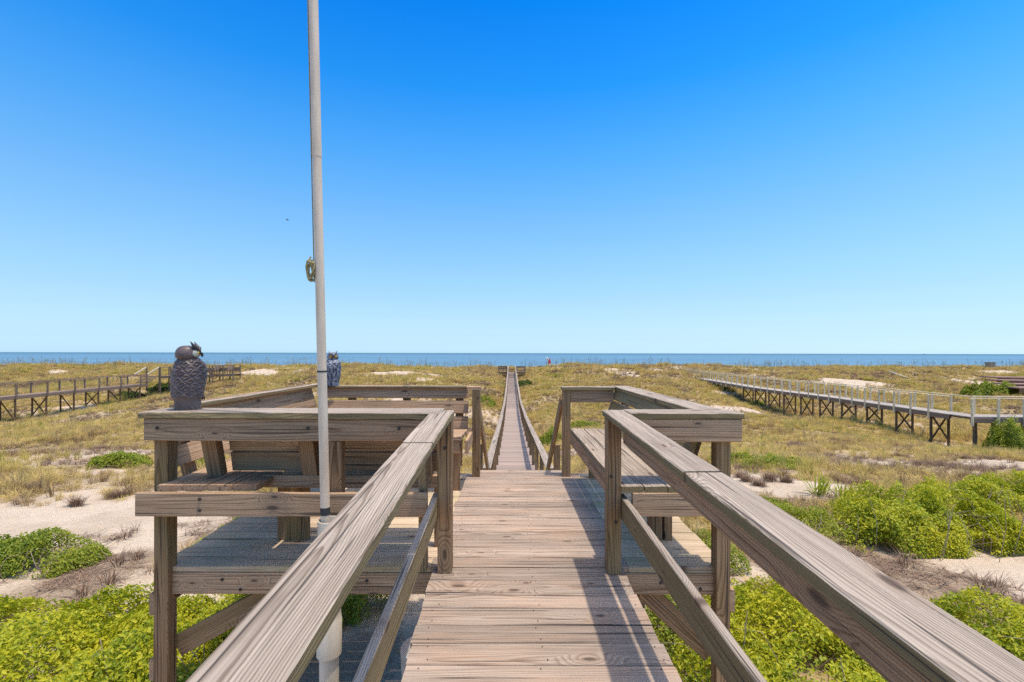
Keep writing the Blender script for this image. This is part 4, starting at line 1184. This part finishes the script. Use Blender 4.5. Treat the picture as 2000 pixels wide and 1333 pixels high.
shrub('small dark bush among the legs of the brown walkway', *ground_at(258, 781), 1.3, 1.0, 0.7, 4000, 0.12, 'leaf_dark', stems=6)
shrub('small green bush beside the far end of the middle boardwalk', *ground_at(1022, 757), 1.0, 1.2, 0.8, 3000, 0.15, 'leaf_dark', stems=5)
shrub('green bush low beside the middle boardwalk, halfway along its left side', *ground_at(952, 790), 1.0, 1.2, 0.7, 4000, 0.1, 'leaf_green', stems=5)
shrub('dark green growth under the far legs of the grey walkway', *ground_at(1478, 792), 1.1, 0.9, 0.55, 3500, 0.1, 'leaf_green', stems=8)

# spiky palmetto-like plant by the right sand patch
def spiky(label, cx, cy, n, L, seed):
    q = random.Random(seed)
    g0 = gzs(cx, cy)
    t = thing('spiky_plant', label, 'plant', (cx, cy, g0), 'spiky plants on the sand')
    for k in range(n):
        a = q.uniform(0, 6.28); el = q.uniform(0.35, 1.35); l = L * q.uniform(.7, 1.15)
        d = Vector((math.cos(a) * math.cos(el), math.sin(a) * math.cos(el), math.sin(el)))
        sd = Vector((-math.sin(a), math.cos(a), 0)) * 0.018
        p0 = Vector((cx + q.uniform(-.12, .12), cy + q.uniform(-.12, .12), g0))
        p1 = p0 + d * l * 0.55 + Vector((0, 0, 0.03)); p2 = p0 + d * l + Vector((0, 0, -0.10 * l))
        mid = Vector((0, 0, -0.008))
        vs = [p0 - sd * .7, p0 + mid, p0 + sd * .7, p1 - sd, p1 + mid, p1 + sd, p2]
        mesh_obj('blade', vs, [(0, 1, 4, 3), (1, 2, 5, 4), (3, 4, 6), (4, 5, 6)], 'leaf_green', t)
spiky('spiky green plant at the right end of the sand patch', *ground_at(1600, 968), 34, 0.62, 5)
spiky('smaller spiky green plant beside the large right shrub', *ground_at(1648, 975), 24, 0.5, 6)

# ------------------------------------------------------------------ dune grass, dead stems and sea oats (one mass)
def tuft(nb, hgt, spread, width, seed, droop=0.5, flat=False):
    g = np.random.default_rng(seed)
    vs, fs = [], []
    for k in range(nb):
        a = g.random() * 2 * np.pi
        r0 = spread * 0.35 * np.sqrt(g.random())
        b = g.random() * 2 * np.pi if flat else a + g.normal(0, .7)
        x0, y0 = r0 * np.cos(a), r0 * np.sin(a)
        l = hgt * (0.55 + 0.65 * g.random())
        lean_ = spread * (0.25 + 0.9 * g.random())
        dx, dy = np.cos(b), np.sin(b)
        w = width * (0.7 + 0.6 * g.random())
        sx, sy = -dy * w, dx * w
        base = len(vs)
        for (f, wd) in ((0.0, 1.0), (0.45, 0.85), (0.8, 0.5)):
            px = x0 + dx * lean_ * f ** 1.6; py = y0 + dy * lean_ * f ** 1.6
            pz = l * (f - droop * 0.45 * f ** 2.5) if not flat else 0.02 + l * 0.25 * math.sin(f * 3)
            vs += [(px - sx * wd, py - sy * wd, pz), (px + sx * wd, py + sy * wd, pz)]
        vs.append((x0 + dx * lean_, y0 + dy * lean_, l * (1 - droop * 0.55) if not flat else 0.0))
        fs += [(base, base + 1, base + 3, base + 2), (base + 2, base + 3, base + 5, base + 4), (base + 4, base + 5, base + 6)]
    return vs, fs
def oat(seed):
    g = np.random.default_rng(seed); vs, fs = [], []
    for k in range(3):
        h_ = 0.8 + 0.7 * g.random(); a = g.random() * 6.28; ln = 0.25 * g.random()
        x0, y0 = g.normal(0, .15, 2)
        pts = [(x0 + math.cos(a) * ln * f * f, y0 + math.sin(a) * ln * f * f, h_ * f) for f in (0, .4, .75, .9, 1.0)]
        v, f = tube(pts, [0.007, 0.006, 0.005, 0.018, 0.006], 4)
        b = len(vs); vs += [tuple(p) for p in v]; fs += [tuple(b + i for i in q) for q in f]
    return vs, fs
def grass_mat():
    m, nt, out = new_mat('dune_grass')
    h = NT(nt)
    oi = h.n('ShaderNodeObjectInfo'); geo = h.n('ShaderNodeNewGeometry')
    loc = oi.outputs['Location']
    n1 = h.noise(loc, 0.16, 3, 0.6); n2 = h.noise(h.vmath('ADD', loc, (31, 7, 0)), 0.55, 3, 0.6)
    f = h.math('ADD', h.math('MULTIPLY', n1, 0.7), h.math('MULTIPLY', n2, 0.6))
    f = h.math('ADD', f, h.math('MULTIPLY', h.math('SUBTRACT', oi.outputs['Random'], 0.5), 0.34))
    f = h.math('ADD', f, h.math('MULTIPLY', h.math('SUBTRACT', geo.outputs['Random Per Island'], 0.5), 0.22))
    col = h.ramp(h.rng(f, 0.36, 0.94, smooth=False), [(0.0, (0.23, 0.14, 0.09)), (0.16, (0.42, 0.30, 0.16)), (0.42, (0.69, 0.515, 0.21)), (0.72, (0.60, 0.475, 0.14)), (0.93, (0.40, 0.37, 0.075)), (1.0, (0.19, 0.25, 0.03))])
    d = h.n('ShaderNodeBsdfDiffuse'); h.put(d.inputs['Color'], col)
    tr = h.n('ShaderNodeBsdfTranslucent'); h.put(tr.inputs['Color'], col)
    ms = h.n('ShaderNodeMixShader'); ms.inputs[0].default_value = 0.35
    nt.links.new(d.outputs[0], ms.inputs[1]); nt.links.new(tr.outputs[0], ms.inputs[2]); nt.links.new(ms.outputs[0], out.inputs[0])
    return m
M['grass'] = grass_mat()
M['dead'] = plain('dead_stems', (0.30, 0.20, 0.13), 0.95, col2=(0.18, 0.115, 0.08), scale=5)
M['oat'] = plain('sea_oat_stalks', (0.36, 0.29, 0.15), 0.9)
src = bpy.data.collections.new('grass_sources')
defs = [('a', tuft(46, 0.42, 0.30, 0.0045, 1), 'grass'), ('b', tuft(46, 0.34, 0.42, 0.0045, 2, 0.8), 'grass'), ('c', tuft(40, 0.52, 0.22, 0.004, 3, 0.35), 'grass'),
        ('d', tuft(60, 0.24, 0.40, 0.005, 4, 0.9), 'grass'), ('e', tuft(50, 0.10, 0.40, 0.004, 5, 0.5, True), 'dead'), ('f', tuft(34, 0.26, 0.22, 0.004, 6, 0.5), 'dead'), ('g', oat(7), 'oat'), ('h', oat(8), 'oat')]
for nm, (vs, fs), mt in defs:
    me = bpy.data.meshes.new('tuft_' + nm); me.from_pydata(vs, [], fs); me.materials.append(M[mt]); me.update()
    src.objects.link(bpy.data.objects.new('tuft_' + nm, me))

def scatter():
    g = np.random.default_rng(5)
    def cand(n, y0, y1, p):
        u = g.random(n)
        y = (y0 ** p + u * (y1 ** p - y0 ** p)) ** (1 / p)
        x = (g.random(n) * 2 - 1) * (1.22 * y + 5)
        return x, y
    out = []
    def free(x, y):
        ok = ~((x > PXL - 0.1) & (x < PXR + 0.1) & (y < Y1 + 0.1))
        ok &= ~((np.abs(x - 0.1) < 0.72) & (y < 68))
        ok &= ~((x > -.7) & (x < .9) & (y < 8))
        return ok
    x, y = cand(120000, 5.5, 84, 1.3)
    v = veg(x, y)
    k = (g.random(len(x)) < v ** 1.5 * 1.1) & free(x, y)
    x, y = x[k], y[k]
    idx = np.where(fbm(x + 300, y + 700, 2.6, 3) + 0.16 * g.random(len(x)) > 0.70, 5, g.choice([0, 1, 2, 3], len(x), p=[.3, .28, .17, .25]))
    s = (0.75 + 0.6 * g.random(len(x))) * (0.85 + 0.5 * sstep(20, 70, y)) * (0.45 + 0.85 * fbm(x + 5, y + 9, 2.2, 3))
    out.append((x, y, idx, s))
    # dead stems and flat litter
    x, y = cand(26000, 3.0, 45, 1.0)
    l = litter(x, y)
    k = (g.random(len(x)) < l * 0.8) & free(x, y) & (veg(x, y) < 0.85)
    x, y = x[k], y[k]
    idx = np.where(g.random(len(x)) < np.where(y < 11, 0.8, 0.45), 4, 5); s = 0.5 + 0.7 * g.random(len(x))
    out.append((x, y, idx, s))
    # dark dry clumps on the right sand patch
    for px, py in ((1452, 932), (1460, 940), (1503, 940), (1505, 936), (1482, 948), (1535, 942), (1528, 930), (60, 960), (150, 990), (230, 975)):
        cx, cy = ground_at(px, py)
        xx = cx + g.normal(0, .05, 7); yy = cy + g.normal(0, .05, 7)
        out.append((xx, yy, np.full(7, 5), np.full(7, 1.0)))
    # sea oats along the crest
    x = g.uniform(-105, 105, 1500); y = g.normal(75, 4.5, 1500)
    k = (np.abs(x) > 1.6) & (fbm(x, y, 6, 2) > 0.40)
    x, y = x[k], y[k]
    out.append((x, y, g.choice([6, 7], len(x)), 0.7 + 0.6 * g.random(len(x))))
    x, y = cand(700, 25, 72, 1.5); k = free(x, y)
    x, y = x[k], y[k]
    out.append((x, y, g.choice([6, 7], len(x)), 0.5 + 0.4 * g.random(len(x))))
    X = np.concatenate([o[0] for o in out]); Y = np.concatenate([o[1] for o in out]); I = np.concatenate([o[2] for o in out]).astype(np.int32); S = np.concatenate([o[3] for o in out])
    Z = gz(X, Y) - 0.02
    me = bpy.data.meshes.new('dune_grass')
    me.vertices.add(len(X)); me.vertices.foreach_set('co', np.stack([X, Y, Z], -1).astype(np.float32).ravel())
    a = me.attributes.new('pick', 'INT', 'POINT'); a.data.foreach_set('value', I)
    a = me.attributes.new('size', 'FLOAT', 'POINT'); a.data.foreach_set('value', S.astype(np.float32))
    rot = np.stack([g.normal(0, .08, len(X)), g.normal(0, .08, len(X)), g.random(len(X)) * 6.28], -1).astype(np.float32)
    a = me.attributes.new('turn', 'FLOAT_VECTOR', 'POINT'); a.data.foreach_set('vector', rot.ravel())
    me.update()
    o = link(bpy.data.objects.new('dune_grass', me))
    o['kind'] = 'stuff'; tag(o, 'dry yellow-green dune grass with dead stems and sea oats covering the dunes', 'grass')
    ng = bpy.data.node_groups.new('scatter_grass', 'GeometryNodeTree')
    ng.interface.new_socket('Geometry', in_out='INPUT', socket_type='NodeSocketGeometry')
    ng.interface.new_socket('Geometry', in_out='OUTPUT', socket_type='NodeSocketGeometry')
    N = ng.nodes
    gi = N.new('NodeGroupInput'); go = N.new('NodeGroupOutput')
    m2p = N.new('GeometryNodeMeshToPoints')
    ci = N.new('GeometryNodeCollectionInfo'); ci.inputs['Collection'].default_value = src
    ci.inputs['Separate Children'].default_value = True; ci.inputs['Reset Children'].default_value = True
    ip = N.new('GeometryNodeInstanceOnPoints'); ip.inputs['Pick Instance'].default_value = True
    def attr(nm, ty):
        nd = N.new('GeometryNodeInputNamedAttribute'); nd.data_type = ty; nd.inputs['Name'].default_value = nm
        return nd.outputs['Attribute']
    L = ng.links
    L.new(gi.outputs[0], m2p.inputs['Mesh']); L.new(m2p.outputs[0], ip.inputs['Points'])
    L.new(ci.outputs[0], ip.inputs['Instance'])
    L.new(attr('pick', 'INT'), ip.inputs['Instance Index'])
    L.new(attr('turn', 'FLOAT_VECTOR'), ip.inputs['Rotation'])
    L.new(attr('size', 'FLOAT'), ip.inputs['Scale'])
    L.new(ip.outputs[0], go.inputs[0])
    md = o.modifiers.new('scatter', 'NODES'); md.node_group = ng
scatter()
